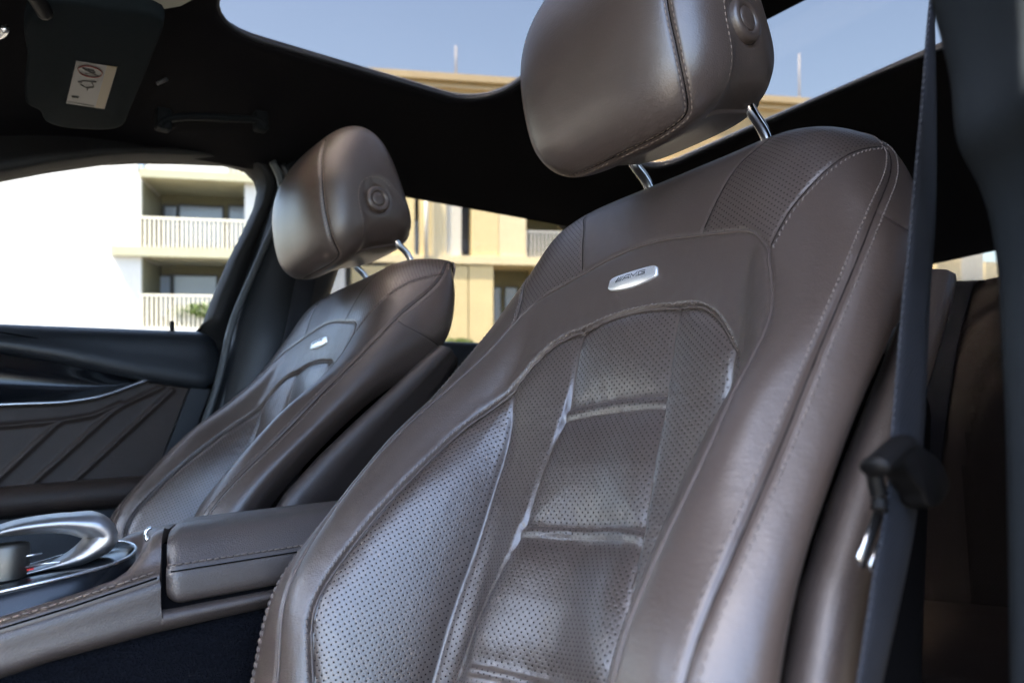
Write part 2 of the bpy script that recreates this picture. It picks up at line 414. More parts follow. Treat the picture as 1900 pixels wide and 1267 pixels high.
# ---------------------------------------------------------------- far side wall of the cabin with the two window openings
WF = np.array([(-.25, .286), (.10, .286), (.30, .286), (.44, .286), (.470, .288), (.485, .305), (.506, .361), (.54, .442), (.566, .494), (.596, .559), (.605, .599), (.599, .62), (.578, .639), (.538, .6425), (.465, .632), (.371, .616), (.308, .60), (.224, .57), (.147, .538), (.0, .465), (-.14, .375), (-.25, .295)])
WR = np.array([(.705, .283), (.90, .284), (1.10, .285), (1.30, .29), (1.40, .34), (1.47, .45), (1.505, .56), (1.515, .63), (1.484, .655), (1.328, .658), (1.092, .664), (.925, .662), (.862, .652), (.825, .61), (.79, .52), (.757, .437), (.728, .36)])
def side_sheet(win, x0, x1, z0, z1, Yi=1.43, Yo=1.49):
    w = densify(win, .012); o = outer_rect(w, x0, x1, z0, z1); n = len(w); cen = w.mean(0); d = (w - cen) / np.linalg.norm(w - cen, axis=1)[:, None]
    rows = [np.c_[w[:, 0], np.full(n, Yo), w[:, 1]], np.c_[w[:, 0], np.full(n, Yi + .006), w[:, 1]], np.c_[(w + d * .006)[:, 0], np.full(n, Yi), (w + d * .006)[:, 1]],
            np.c_[(w + d * .022)[:, 0], np.full(n, Yi + .002), (w + d * .022)[:, 1]], np.c_[(w + d * .026)[:, 0], np.full(n, Yi + .012), (w + d * .026)[:, 1]], np.c_[o[:, 0], np.where(o[:, 1] < .2, Yi + .065, Yi + .03), o[:, 1]]]
    low = w[:, 1] < .300
    for r_ in rows[1:5]: r_[low, 1] = Yo + .002
    return np.vstack(rows), gridF(len(rows), n, True).tolist(), w
side = Thing('cabin_side', None, None, kind='structure')
V, F, w1 = side_sheet(WF, -.30, .665, -.5, .80); side.part('front_side_trim', (V, F), 'charcoal')
V, F, w2 = side_sheet(WR, .665, 1.95, -.5, .80); side.part('rear_side_trim', (V, F), 'rubber')
def window_pane(w, Y):
    w = w.mean(0) + (w - w.mean(0)) * 1.012; n = len(w); V = np.vstack([np.c_[w[:, 0], np.full(n, Y), w[:, 1]], np.c_[w[:, 0], np.full(n, Y + .004), w[:, 1]]])
    return V, [list(range(n)), list(range(n, 2 * n))[::-1]] + [[i, (i + 1) % n, n + (i + 1) % n, n + i][::-1] for i in range(n)]
side.part('window_pane', window_pane(w1, 1.475), 'window_glass', smooth=False)
side.part('window_pane', window_pane(w2, 1.475), 'window_glass_tinted', smooth=False)
# lighter weather strip along the rear edge of the front door frame
ws = np.array([onY(*p, 1.405) for p in [(505, 300), (519, 330), (522, 365), (510, 415), (492, 455), (465, 517), (431, 599), (408, 696), (385, 770), (360, 850)]])
side.part('weather_strip', tube(curve(ws, 60), .007, 8, up=(0, 1, 0), ry=.010), 'seal_grey')
ws2 = ws + np.array([.022, .004, 0]); side.part('weather_strip', tube(curve(ws2, 60), .008, 8, up=(0, 1, 0), ry=.008), 'soft_black')
# centre pillar of the far side
pillar = Thing('centre_pillar', 'black trim panel on the far door pillar behind the far front seat', 'pillar trim', (.62, 1.44, -.2))
def pil():
    zs = np.linspace(-.4, .66, 24); rows = []
    for z in zs:
        k = (z - .285) / .33; xl = .515 + .115 * k if z > .285 else .515 + .08 * k; xr = .70 + .135 * max(k, 0) + .05 * min(k, 0)
        bul = .03 if z < .30 else .022
        rows.append([(xl, 1.435, z), (xl + .012, 1.41 - bul * .3, z), (xl + .35 * (xr - xl), 1.40 - bul, z), (xl + .7 * (xr - xl), 1.405 - bul, z), (xr - .006, 1.42, z), (xr, 1.45, z)])
    A = np.array(rows); B = np.stack([curve(r, 24) for r in A]); return B.reshape(-1, 3), gridF(*B.shape[:2], flip=True).tolist()
pillar.part('trim_cover', pil(), 'soft_black')
fb = curve(np.array([(.70, 1.375, .62), (.665, 1.365, .45), (.61, 1.35, .25), (.55, 1.34, .0), (.5, 1.33, -.2)]), 40)
def strap(P, half, th, wdir):
    """flat band along P; wdir (per point or one) is the width direction"""
    P = np.asarray(P, float); n = len(P); Wd = np.broadcast_to(np.asarray(wdir, float), P.shape); Wd = Wd / np.linalg.norm(Wd, axis=1)[:, None]
    T = np.gradient(P, axis=0); T /= np.linalg.norm(T, axis=1)[:, None]; Nn = np.cross(T, Wd); Nn /= np.linalg.norm(Nn, axis=1)[:, None]
    hf = np.broadcast_to(np.asarray(half, float), (n,))[:, None]
    prof = [(-1, 0), (-.94, 1), (-.5, 1.15), (0, 1.25), (.5, 1.15), (.94, 1), (1, 0), (.94, -1), (0, -1), (-.94, -1)]
    V = np.stack([P + Wd * hf * a + Nn * th * b for a, b in prof], 1); m = len(prof)
    d = np.r_[0, np.cumsum(np.linalg.norm(np.diff(P, axis=0), axis=1))]
    uv = np.stack([np.stack([np.full(n, a * .024), d], 1) for a, b in prof], 1).reshape(-1, 2)
    return (V.reshape(-1, 3), gridF(n, m, True).tolist()), uv
vf, uv = strap(fb, .023, .0008, (.9, -.1, .25))
fbelt = Thing('seat_belt', 'black belt webbing hanging on the far door pillar', 'seat belt', (.62, 1.38, 0)); fbelt.part('webbing', vf, 'belt_webbing', uv=uv)
fbelt.part('upper_guide', rbox((.655, 1.355, .555), (.735, 1.40, .635), .015), 'black_plastic')

# ---------------------------------------------------------------- far front door
D0 = 1.47
door = Thing('front_door', 'far front door with dark upper trim, silver strip and quilted brown leather', 'car door', (.2, 1.47, -.3))
def yz_sheet(pts, Y0, bulge, nx=2):
    pass
# upper dark trim: long moulding with a rounded sill and tapering lower edge
xs = np.linspace(-.25, .503, 46)
def trim_low(x): return np.interp(x, [-.25, .155, .235, .368, .478, .503], [.262, .234, .220, .188, .170, .20])
rows = []
for x in xs:
    e = max(0, (x - .47) / .033); top = .287 - .018 * e ** 2; lo = trim_low(x) + .0
    yo = .012 * e ** 2
    pr = [(1.478, top - .004), (1.466, top), (1.452 + yo, top - .006), (1.440 + yo, top - .022), (1.436 + yo, (top * .5 + lo * .5)), (1.432 + yo, lo + .016), (1.437 + yo, lo + .004), (1.455, lo)]
    rows.append([(x, y, z) for y, z in curve(np.array(pr), 24)])
A = np.array(rows); door.part('upper_trim', join((A.reshape(-1, 3), gridF(*A.shape[:2], flip=True).tolist()), (A[-1], [list(range(24))])), 'soft_black')
rec = np.array([(x, 1.4385, trim_low(x) + .030 + .004 * math.sin(x * 9)) for x in np.linspace(-.25, .46, 40)])
door.part('crease', tube(rec, .0012, 6), 'gap_black')
# gloss black inlay
def sil_z(x): return np.interp(x, [-.25, .156, .235, .265, .292, .315, .336, .355, .374], [.149, .151, .1525, .156, .161, .168, .1765, .184, .1915])
xs = np.linspace(-.25, .372, 50); A = np.array([[(x, 1.446 + .018 * math.sin(math.pi * t), trim_low(x) * (1 - t) + sil_z(x) * t) for t in np.linspace(0, 1, 10)] for x in xs])
door.part('gloss_inlay', (A.reshape(-1, 3), gridF(*A.shape[:2], flip=True).tolist()), 'piano_black')
P = np.array([(x, 1.437 + .004 * max(0, (x - .3) / .07), sil_z(x)) for x in np.linspace(-.25, .374, 70)])
door.part('silver_strip', tube(P, .0035, 8, up=(0, 1, 0), ry=np.linspace(.0030, .0042, 70)), 'satin_silver')
# leather field with pressed diagonal ridges
RID = [np.array([(-.05, -.16), (.157, .039), (.232, .117), (.242, .1235), (.286, .130), (.33, .15)]), np.array([(.196, .020), (.315, .134), (.33, .145), (.399, .179)]), np.array([(.256, .020), (.416, .172)]), np.array([(-.25, .118), (.157, .1175), (.238, .123)])]
def dist_poly(P, poly):
    a = poly[:-1]; b = poly[1:]; ab = b - a; L = (ab * ab).sum(1)
    best = np.full(len(P), 9.0)
    for k in range(len(a)):
        t = np.clip(((P - a[k]) @ ab[k]) / max(L[k], 1e-12), 0, 1); best = np.minimum(best, np.linalg.norm(P - a[k] - t[:, None] * ab[k], axis=1))
    return best
xs = np.linspace(-.25, .448, 260); zs = np.linspace(0, 1, 110)
X, Tt = np.meshgrid(xs, zs, indexing='ij'); topz = np.where(X < .372, sil_z(X) - .001, trim_low(X) + .002); Z = .016 + (topz - .016) * Tt
q = np.stack([X.ravel(), Z.ravel()], 1); off = np.zeros(len(q))
for r_ in RID:
    d = dist_poly(q, r_)
    off = np.maximum(off, .0045 * np.exp(-(d / .0045) ** 2))
Yv = 1.452 - off; rx = .444 - (.172 - q[:, 1]) * .395
V = np.stack([np.minimum(q[:, 0], rx), Yv, q[:, 1]], 1)
door.part('leather_field', (V, gridF(260, 110, flip=True)), 'leather_door_shaded')
# plain frame beside the leather, door body, arm rest
fr = np.array([(.446, .175), (.482, .172), (.398, -.04), (.362, -.04)]); door.part('edge_frame', prism(fr, 1, 1.440, 1.475), 'soft_black', smooth=False)
xs = np.linspace(-.25, .385, 40); pr = curve(np.array([(1.452, .020), (1.425, .022), (1.400, .014), (1.392, -.004), (1.398, -.020), (1.418, -.028), (1.452, -.03)]), 22)
A = np.array([[(x, y, z) for y, z in pr] for x in xs]); door.part('arm_rest', join((A.reshape(-1, 3), gridF(*A.shape[:2]).tolist()), (A[-1], [list(range(22))])), 'leather_door_shaded')
door.part('lower_panel', box((-.25, 1.43, -.5), (.40, 1.478, -.028)), 'soft_black', smooth=False)
pin = onY(319, 600, 1.465)
door.part('lock_pin', revolve([(.0042, -.02), (.0042, .012), (.0036, .0145), (0.001, .0155)], (pin[0], 1.464, .290), (0, 0, 1), (1, 0, 0), (0, 1, 0), 16), 'black_plastic')
# far rear door
rdoor = Thing('rear_door', 'far rear door with plain black trim and slim silver pull, seen between the seats', 'car door', (1.1, 1.47, -.3))
rows = []
for x in np.linspace(.69, 1.5, 30): rows.append([(x, y, z) for y, z in curve(np.array([(1.478, .280), (1.462, .285), (1.444, .276), (1.436, .25), (1.436, .20), (1.442, .19)]), 18)])
A = np.array(rows); rdoor.part('upper_trim', (A.reshape(-1, 3), gridF(*A.shape[:2], flip=True).tolist()), 'soft_black')
rdoor.part('lower_panel', box((.69, 1.44, -.5), (1.5, 1.478, .192)), 'gap_black', smooth=False)
hp = np.array([onY(*p, 1.428) for p in [(775, 713), (800, 717), (840, 721), (880, 724)]]); rdoor.part('pull_handle', tube(curve(hp, 20), .005, 8, up=(0, 1, 0), ry=.009), 'seal_grey')

# ---------------------------------------------------------------- near side: centre pillar trim, rear door
npil = Thing('centre_pillar', 'dark grey fabric-covered near door pillar at the right edge', 'pillar trim', (.42, .10, -.2))
edge = np.array([onY(*p, .12) for p in [(1700, -160), (1729, 13), (1749, 88), (1767, 190), (1778, 274), (1811, 336), (1831, 389), (1842, 442), (1851, 508), (1856, 597), (1864, 755), (1868, 900), (1872, 1100), (1874, 1300), (1876, 1600)]])
edge = curve(edge, 60)
rows = []
for p in edge:
    s = p[2]
    rows.append([p + (.075, -.008, .004), p + (.010, -.002, .001), p, p + (-.010, -.008, 0), p + (-.018, -.022, .0), p + (-.028, -.036, .002), p + (-.050, -.060, .002), p + (-.075, -.085, .0), p + (-.09, -.12, 0)])
A = np.stack([curve(np.array(r), 36) for r in rows]); npil.part('trim_cover', (A.reshape(-1, 3), gridF(*A.shape[:2]).tolist()), 'pillar_trim')
npil.part('inner_post', prism(np.array([(.47, -.5), (.80, -.5), (.80, .28), (.92, .68), (.60, .68), (.49, .28)]), 1, .045, .10), 'gap_black', smooth=False)
nrd = Thing('rear_door', 'dark near rear door behind the near pillar', 'car door', (1.2, .1, -.3))
WN = WR * 1.0; V, F, w3 = side_sheet(WN, .69, 1.95, -.5, .75, 1.43, 1.49)
V = V.copy(); V[:, 1] = 2 * YC - V[:, 1]; nrd.part('inner_trim', (V, [f[::-1] for f in F]), 'rubber')
V, F = window_pane(w3, 1.475); V[:, 1] = 2 * YC - V[:, 1]; nrd.part('window_pane', (V, F), 'window_glass_tinted', smooth=False)

# ---------------------------------------------------------------- floor, tunnel, rear bulkhead
single('floor', box((-.6, .05, -.52), (1.95, 1.50, -.50)), 'carpet', kind='structure', smooth=False)
tun = Thing('floor_tunnel', None, None, kind='structure', base=(.3, .785, -.3))
tun.part('tunnel_carpet', rbox((-.6, .712, -.505), (.75, .865, -.112), .03), 'carpet')
single('rear_shelf', prism(np.array([(1.62, .22), (1.95, .26), (1.95, -.5), (1.62, -.5)]), 1, .1, 1.47), 'gap_black', kind='structure', smooth=False)

rw = np.array([(1.92, .12, .45), (1.92, 1.46, .45), (2.35, 1.46, .08), (2.35, .12, .08)])
single('rear_windscreen', (np.vstack([rw, rw + (.002, 0, .004)]), [[3, 2, 1, 0], [4, 5, 6, 7], [0, 1, 5, 4], [1, 2, 6, 5], [2, 3, 7, 6], [3, 0, 4, 7]]), 'window_glass_tinted', kind='structure', smooth=False)
# ==================================================================== FRONT SEAT (shared by both places)
O = np.array([.434, .44, -.06]); REC = math.radians(27)
VV = np.array([math.sin(REC), 0, math.cos(REC)]); WW = np.array([-math.cos(REC), 0, math.sin(REC)]); UU = np.array([0, 1., 0])
def seat_pt(L): L = np.asarray(L); return O + L[..., :1] * UU + L[..., 1:2] * VV + L[..., 2:] * WW
ROWS = [
(-.50,[(0,.030),(.080,.030),(.120,.030),(.150,.050),(.172,.060),(.215,.060),(.232,.020),(.222,-.02)]),
(-.30,[(0,.016),(.080,.026),(.120,.012),(.152,.070),(.177,.092),(.220,.096),(.240,.062),(.205,.030)]),
(-.17,[(0,.006),(.076,.022),(.118,.006),(.156,.091),(.182,.115),(.223,.118),(.244,.087),(.208,.050)]),
(-.11,[(0,.003),(.073,.018),(.117,.008),(.164,.108),(.188,.129),(.224,.127),(.245,.098),(.208,.060)]),
(-.05,[(0,.000),(.070,.012),(.116,.008),(.162,.094),(.193,.119),(.224,.112),(.244,.088),(.207,.050)]),
(.010,[(0,-.002),(.066,.006),(.116,.008),(.156,.071),(.194,.101),(.223,.087),(.242,.064),(.206,.028)]),
(.070,[(0,-.003),(.062,.002),(.117,.008),(.152,.041),(.188,.076),(.223,.063),(.241,.036),(.205,.002)]),
(.130,[(0,-.001),(.058,.001),(.116,.011),(.143,.021),(.176,.045),(.222,.038),(.239,.006),(.205,-.030)]),
(.200,[(0,.004),(.056,.005),(.100,.010),(.132,.015),(.156,.022),(.219,.012),(.237,-.028),(.216,-.072)]),
(.270,[(0,.010),(.056,.010),(.100,.012),(.134,.013),(.164,.010),(.211,-.014),(.226,-.068),(.204,-.102)]),
(.340,[(0,.002),(.056,.002),(.100,.004),(.134,.002),(.162,-.008),(.195,-.044),(.203,-.080),(.178,-.106)]),
(.383,[(0,-.023),(.056,-.023),(.100,-.023),(.131,-.028),(.154,-.040),(.174,-.063),(.177,-.083),(.15,-.108)]),
(.410,[(0,-.055),(.055,-.055),(.095,-.056),(.122,-.062),(.140,-.071),(.150,-.081),(.151,-.090),(.128,-.108)]),
(.418,[(0,-.078),(.050,-.078),(.088,-.079),(.115,-.083),(.130,-.088),(.142,-.094),(.145,-.099),(.12,-.108)]),
(.400,[(0,-.098),(.050,-.098),(.088,-.099),(.115,-.100),(.130,-.102),(.142,-.104),(.147,-.106),(.12,-.112)]),
(.350,[(0,-.106),(.050,-.106),(.088,-.106),(.115,-.107),(.128,-.107),(.138,-.108),(.140,-.108),(.11,-.112)]),
]
P0 = np.zeros((len(ROWS), 15, 3))
for i, (v, c) in enumerate(ROWS):
    for j, (u, w) in enumerate(c): P0[i, 7 + j] = (u, v, w); P0[i, 7 - j] = (-u, v, w)
TR = np.array([0.0, 0.12372, 0.22348, 0.29144, 0.35933, 0.42837, 0.49788, 0.56762, 0.64279, 0.71707, 0.79132, 0.85327, 0.9085, 0.9527, 1.0, 1.055])
TC = np.array([0.0, 0.17625, 0.32488, 0.48347, 0.60697, 0.74253, 0.86763, 1.0]); TC = np.r_[-TC[::-1][:-1], TC]; Q1 = 1.055
NS, NQ = 481, 561; Q0 = .05
SS = np.linspace(-1, 1, NS); QQ = np.linspace(Q0, Q1, NQ)
L3 = cspline(TC, cspline(TR, P0, QQ).transpose(1, 0, 2), SS).transpose(1, 0, 2)     # (NQ,NS,3)
BASE = seat_pt(L3)
def normals(S):
    n = np.cross(np.gradient(S, axis=0), np.gradient(S, axis=1)); n /= np.linalg.norm(n, axis=-1, keepdims=True) + 1e-12
    return n
NRM = normals(BASE)
if NRM[NQ // 3, NS // 2] @ WW < 0: NRM = -NRM; FLIP = True
else: FLIP = False
def samp(A, s, q):
    fs = np.clip((np.asarray(s) + 1) / 2 * (NS - 1), 0, NS - 1.001); fq = np.clip((np.asarray(q) - Q0) / (Q1 - Q0) * (NQ - 1), 0, NQ - 1.001)
    i = fq.astype(int); j = fs.astype(int); a = (fq - i)[..., None]; b = (fs - j)[..., None]
    return (A[i, j] * (1 - a) + A[i + 1, j] * a) * (1 - b) + (A[i, j + 1] * (1 - a) + A[i + 1, j + 1] * a) * b
# seams in the seat's own (s, q) coordinates: s across (-1 near side .. 1 far side), q from the bottom to over the top
def sym(pts):                                          # mirrored to a full left-right curve through the middle
    p = np.array(pts, float); m = p.copy(); m[:, 0] *= -1
    return curve(np.vstack([p, m[::-1][1:] if abs(p[-1, 0]) < 1e-9 else m[::-1]]), 240)
S1 = sym([(.485,.05),(.488,.14),(.490,.22),(.496,.27),(.492,.32),(.494,.37),(.494,.42),(.494,.47),(.489,.515),(.462,.545),(.405,.566),(.362,.585),(.322,.606),(.268,.624),(.19,.633),(.10,.6385),(0,.6405)])
S2 = curve(np.vstack([np.array([(.60,.05),(.60,.14),(.607,.22),(.628,.30),(.632,.36),(.630,.42),(.620,.49),(.628,.56),(.626,.60),(.606,.648),(.560,.668),(.449,.686),(.30,.6985),(.15,.711),(0,.7165)]), np.array([(-.15,.711),(-.30,.6985),(-.449,.686),(-.545,.668),(-.588,.652),(-.606,.63),(-.614,.595),(-.605,.54),(-.597,.487),(-.585,.42),(-.570,.36),(-.565,.30),(-.575,.22),(-.58,.14),(-.58,.05)])]), 300)
def both(pts, n=90):
    c = curve(np.array(pts, float), n); m = c.copy(); m[:, 0] *= -1; return c, m
SA = both([(.383,.5735),(.350,.547),(.337,.52),(.334,.49),(.331,.46),(.329,.42),(.330,.38),(.333,.34),(.333,.30),(.334,.25),(.335,.15),(.335,.05)])
SB = both([(.178,.634),(.177,.60),(.176,.55),(.177,.50),(.180,.45),(.184,.41),(.190,.37),(.203,.34),(.226,.318),(.247,.295),(.258,.26),(.262,.2),(.262,.05)])
S3 = both([(.230,.704),(.248,.725),(.268,.744),(.290,.764),(.325,.785),(.375,.81),(.40,.86),(.40,.93),(.40,.995),(.40,1.054)])
SR = both([(.588,.655),(.594,.679),(.600,.695),(.611,.7075),(.630,.725),(.660,.7485),(.690,.771),(.733,.796),(.785,.82)])
S4 = both([(.735,.05),(.732,.2),(.732,.2887),(.738,.325),(.744,.37),(.745,.41),(.743,.47),(.738,.55),(.740,.60),(.745,.646),(.755,.70),(.772,.76),(.785,.82),(.79,.90),(.79,.995),(.79,1.054)])
S5 = both([(.753,.684),(.775,.679),(.82,.676),(.90,.678),(1.0,.685)], 40)
PLE = [curve(np.array([(-.182, a - .0035), (-.09, a), (0, a + .001), (.09, a), (.177, a - .0025)]), 40) for a in (.5500, .5365, .4170, .4060, .2830, .2720)]
def fold(c, x):                                        # single valued helper |s| as a function of q on one side
    o = np.argsort(c[:, 1]); return np.interp(x, c[o, 1], np.abs(c[o, 0]))
SG, QG = np.meshgrid(SS, QQ); AG = np.abs(SG)
mid = len(S1) // 2
def s2w(q, right):
    k = S2[:, 0] < 0; c = S2[k] if right else S2[~k]; return fold(c, q)
in1 = (AG < fold(S1[:mid + 1], QG)) & (QG < .6405)
w2 = np.where(SG < 0, s2w(QG, True), s2w(QG, False)); in2 = (AG < w2) & (QG < .7165)
aA = np.where(QG < .5735, fold(SA[0], QG), 9); aB = fold(SB[0], QG); a4 = fold(S4[0], QG)
srq = np.interp(AG, SR[0][:, 0], SR[0][:, 1]); a3 = fold(S3[0], QG)
shoulder = (~in2) & (AG < a4) & (((AG >= .588) & (QG > srq)) | ((AG < .588) & (QG > .64)))
side_ = AG >= a4
s5q = np.interp(AG, S5[0][:, 0], S5[0][:, 1])
LBL = np.zeros(SG.shape, int)                          # panel ids
NAMES = {}
def lab(mask, idx, name, mat): LBL[mask] = idx; NAMES[idx] = (name, mat)
lab(in1 & (AG < aB), 1, 'centre_panel', 'leather_perforated')
m_st = in1 & (AG >= aB) & (AG < aA); m_in = in1 & (AG >= aA)
lab(m_st & (SG > 0), 2, 'pleat_strip', 'leather_perforated'); lab(m_st & (SG <= 0), 3, 'pleat_strip', 'leather_perforated')
lab(m_in & (SG > 0), 4, 'bolster_insert', 'leather_perforated'); lab(m_in & (SG <= 0), 5, 'bolster_insert', 'leather_perforated')
lab(in2 & ~in1, 6, 'horseshoe_band', 'leather')
lab(shoulder & (AG < a3), 7, 'top_panel', 'leather')
lab(shoulder & (AG >= a3) & (SG > 0), 8, 'shoulder_panel', 'leather_perforated'); lab(shoulder & (AG >= a3) & (SG <= 0), 9, 'shoulder_panel', 'leather_perforated')
bol = (~in2) & (~shoulder) & (~side_)
lab(bol & (SG > 0), 10, 'side_bolster', 'leather'); lab(bol & (SG <= 0), 11, 'side_bolster', 'leather')
lab(side_ & (QG >= s5q) & (SG > 0), 12, 'upper_side_panel', 'leather'); lab(side_ & (QG >= s5q) & (SG <= 0), 13, 'upper_side_panel', 'leather')
lab(side_ & (QG < s5q) & (SG > 0), 14, 'lower_side_panel', 'leather'); lab(side_ & (QG < s5q) & (SG <= 0), 15, 'lower_side_panel', 'leather')
# distances on the base surface, for grooves and padding
flat = BASE.reshape(-1, 3)
def dist(c, reach=.05):
    pts = samp(BASE, c[:, 0], c[:, 1]); out = np.full(len(flat), 1.0)
    mg = reach / .05; m = ((SG >= c[:, 0].min() - .14 * mg) & (SG <= c[:, 0].max() + .14 * mg) & (QG >= c[:, 1].min() - .07 * mg) & (QG <= c[:, 1].max() + .07 * mg)).ravel()
    idx = np.nonzero(m)[0]; Pm = flat[idx].astype(np.float32); pts = pts.astype(np.float32); best = np.full(len(idx), 1.0, np.float32)
    step = 10
    for k in range(0, len(pts) - 1, step):             # local chunks of the polyline
        a = pts[k:k + step + 1]; lo = a.min(0) - reach; hi = a.max(0) + reach
        sel = np.nonzero(((Pm > lo) & (Pm < hi)).all(1))[0]
        if len(sel) == 0: continue
        q = Pm[sel]; bb = best[sel]
        for i in range(len(a) - 1):
            ab = a[i + 1] - a[i]; L = max(float(ab @ ab), 1e-12); t = np.clip(((q - a[i]) @ ab) / L, 0, 1)
            e = q - a[i] - t[:, None] * ab; bb = np.minimum(bb, np.sqrt((e * e).sum(1)))
        best[sel] = bb
    out[idx] = best; return out.reshape(SG.shape)
d1 = dist(S1, .09); d2 = dist(S2); dA = np.minimum(dist(SA[0], .09), dist(SA[1], .09)); dB = np.minimum(dist(SB[0], .12), dist(SB[1], .12))
d3 = np.minimum(dist(S3[0]), dist(S3[1])); dR = np.minimum(dist(SR[0]), dist(SR[1])); d4 = np.minimum(dist(S4[0]), dist(S4[1])); d5 = np.minimum(dist(S5[0]), dist(S5[1]))
dP = [dist(c) for c in PLE]; dMid = np.minimum.reduce([dist((PLE[a] + PLE[a + 1]) / 2, .16) for a in (0, 2, 4)])
gs = lambda d, s: np.exp(-(d / s) ** 2)
ex = lambda d, s: np.exp(-d / s)
D = np.zeros(SG.shape)
D += np.where(in1, -.0045 * ex(d1, .007) - .0015 * gs(d1, .002), -.0020 * gs(d1, .0020) + .0004 * gs(d1 - .006, .004))
D += -.0016 * gs(d2, .0020)
lowA = np.clip((.58 - QG) / .05, 0, 1)
D += np.where(in1, (-.0085 * np.exp(-np.sqrt(dA ** 2 + .002 ** 2) / .011) - .003 * gs(dA, .0022)) * lowA, 0)
D += np.where(in1, -.0034 * np.exp(-np.sqrt(dB ** 2 + .003 ** 2) / .014) * np.clip((QG - .24) / .2, .45, 1) - .0010 * gs(dB, .002), 0)
cen = LBL == 1
pl = np.minimum.reduce(dP)
D += np.where(cen, -.0100 * np.exp(-np.sqrt(dMid ** 2 + .005 ** 2) / .020) + .0044 * gs(dMid, .0056) - .0005 * gs(pl, .0018), 0)
D += np.where(cen, .0040 * (1 - ex(np.minimum(dMid, dB), .03)), 0)
D += np.where(LBL >= 7, -.0011 * gs(d3, .0020), 0) + np.where(in2, 0, -.0013 * gs(dR, .0020)) - .0018 * gs(d4, .0019) + np.where(side_, -.0010 * gs(d5, .0020), 0)
D += np.where((LBL == 8) | (LBL == 9), .0003 * (1 - ex(np.minimum(np.minimum(d3, dR), d2), .016)), 0)
D += np.where((LBL == 4) | (LBL == 5), .004 * (1 - ex(np.minimum(d1, dA), .02)), 0)
# faint lazy undulation of the padding and creases across the near bolster
und = np.zeros_like(D)
for k in range(14):
    f = RNG.uniform(20, 70, 2) * RNG.choice([-1, 1], 2); und += np.sin(L3[..., 0] * f[0] + L3[..., 1] * f[1] + RNG.uniform(0, 6.28)) / 14
puck = np.zeros_like(D)
for k in range(26):
    f = RNG.normal(size=3); f *= RNG.uniform(220, 620) / np.linalg.norm(f); puck += np.sin(BASE @ f + RNG.uniform(0, 6.28)) / 5.1
near = np.maximum.reduce([ex(d1, .010), .30 * ex(d4, .006), .9 * ex(pl, .014), .7 * ex(dA, .014), .4 * ex(dR, .006), .4 * ex(d2, .006)])
D += .00030 * puck * near + .00003 * puck
D += .0011 * und
for k in range(1): D[1:-1, 1:-1] = (4 * D[1:-1, 1:-1] + D[:-2, 1:-1] + D[2:, 1:-1] + D[1:-1, :-2] + D[1:-1, 2:]) / 8
SURF = BASE + NRM * D[..., None]
SN = normals(SURF) * (-1 if FLIP else 1)
# flat (metric) coordinates for the leather pattern
ds = np.linalg.norm(np.diff(BASE, axis=1), axis=-1); au = np.zeros(SG.shape); au[:, 1:] = np.cumsum(ds, axis=1); au -= au[:, NS // 2][:, None]
dq = np.linalg.norm(np.diff(BASE[:, NS // 2], axis=0), axis=-1); av = np.r_[0, np.cumsum(dq)][:, None] + np.zeros_like(au)
dqb = np.linalg.norm(np.diff(BASE, axis=0), axis=-1)
UVG = np.stack([au, av], -1)

dm = np.minimum.reduce([d1, d2, np.where(QG < .58, dA, 1), dB, d3, dR, d4, pl]); PERF = np.clip((dm - .0012) / .0014, 0, 1)
seat = Thing('front_seat', 'near brown leather front seat filling the right of the picture, its badge readable', 'car seat', O, group='front seats')
FACES = gridF(NQ, NS, flip=not FLIP)
fl = LBL[:-1, :-1].ravel()
sv = SURF.reshape(-1, 3); sn = SN.reshape(-1, 3); uvf = UVG.reshape(-1, 2)
for idx, (nm, mat) in NAMES.items():
    f = FACES[fl == idx]
    if len(f) == 0: continue
    used, inv = np.unique(f.ravel(), return_inverse=True)
    seat.part(nm, (sv[used], inv.reshape(-1, 4)), mat, uv=uvf[used], normals=sn[used], perf=PERF.ravel()[used])
def surf_line(c, off=0, lift=0, n=None):
    """points and normals on the finished cover along seam c, moved sideways by off metres"""
    c = np.asarray(c)
    p = samp(SURF, c[:, 0], c[:, 1]); nn = samp(SN, c[:, 0], c[:, 1]); nn /= np.linalg.norm(nn, axis=1)[:, None]
    if off:
        t = np.gradient(p, axis=0); t /= np.linalg.norm(t, axis=1)[:, None]; b = np.cross(nn, t)
        e = 1e-3; ps = (samp(BASE, c[:, 0] + e, c[:, 1]) - samp(BASE, c[:, 0] - e, c[:, 1])) / (2 * e); pq = (samp(BASE, c[:, 0], c[:, 1] + e) - samp(BASE, c[:, 0], c[:, 1] - e)) / (2 * e)
        a11 = (ps * ps).sum(1); a12 = (ps * pq).sum(1); a22 = (pq * pq).sum(1); r1 = (ps * b).sum(1) * off; r2 = (pq * b).sum(1) * off
        det = a11 * a22 - a12 ** 2; c = c + np.stack([(r1 * a22 - r2 * a12) / det, (a11 * r2 - a12 * r1) / det], 1)
        p = samp(SURF, c[:, 0], c[:, 1]); nn = samp(SN, c[:, 0], c[:, 1]); nn /= np.linalg.norm(nn, axis=1)[:, None]
    return p + nn * lift, nn
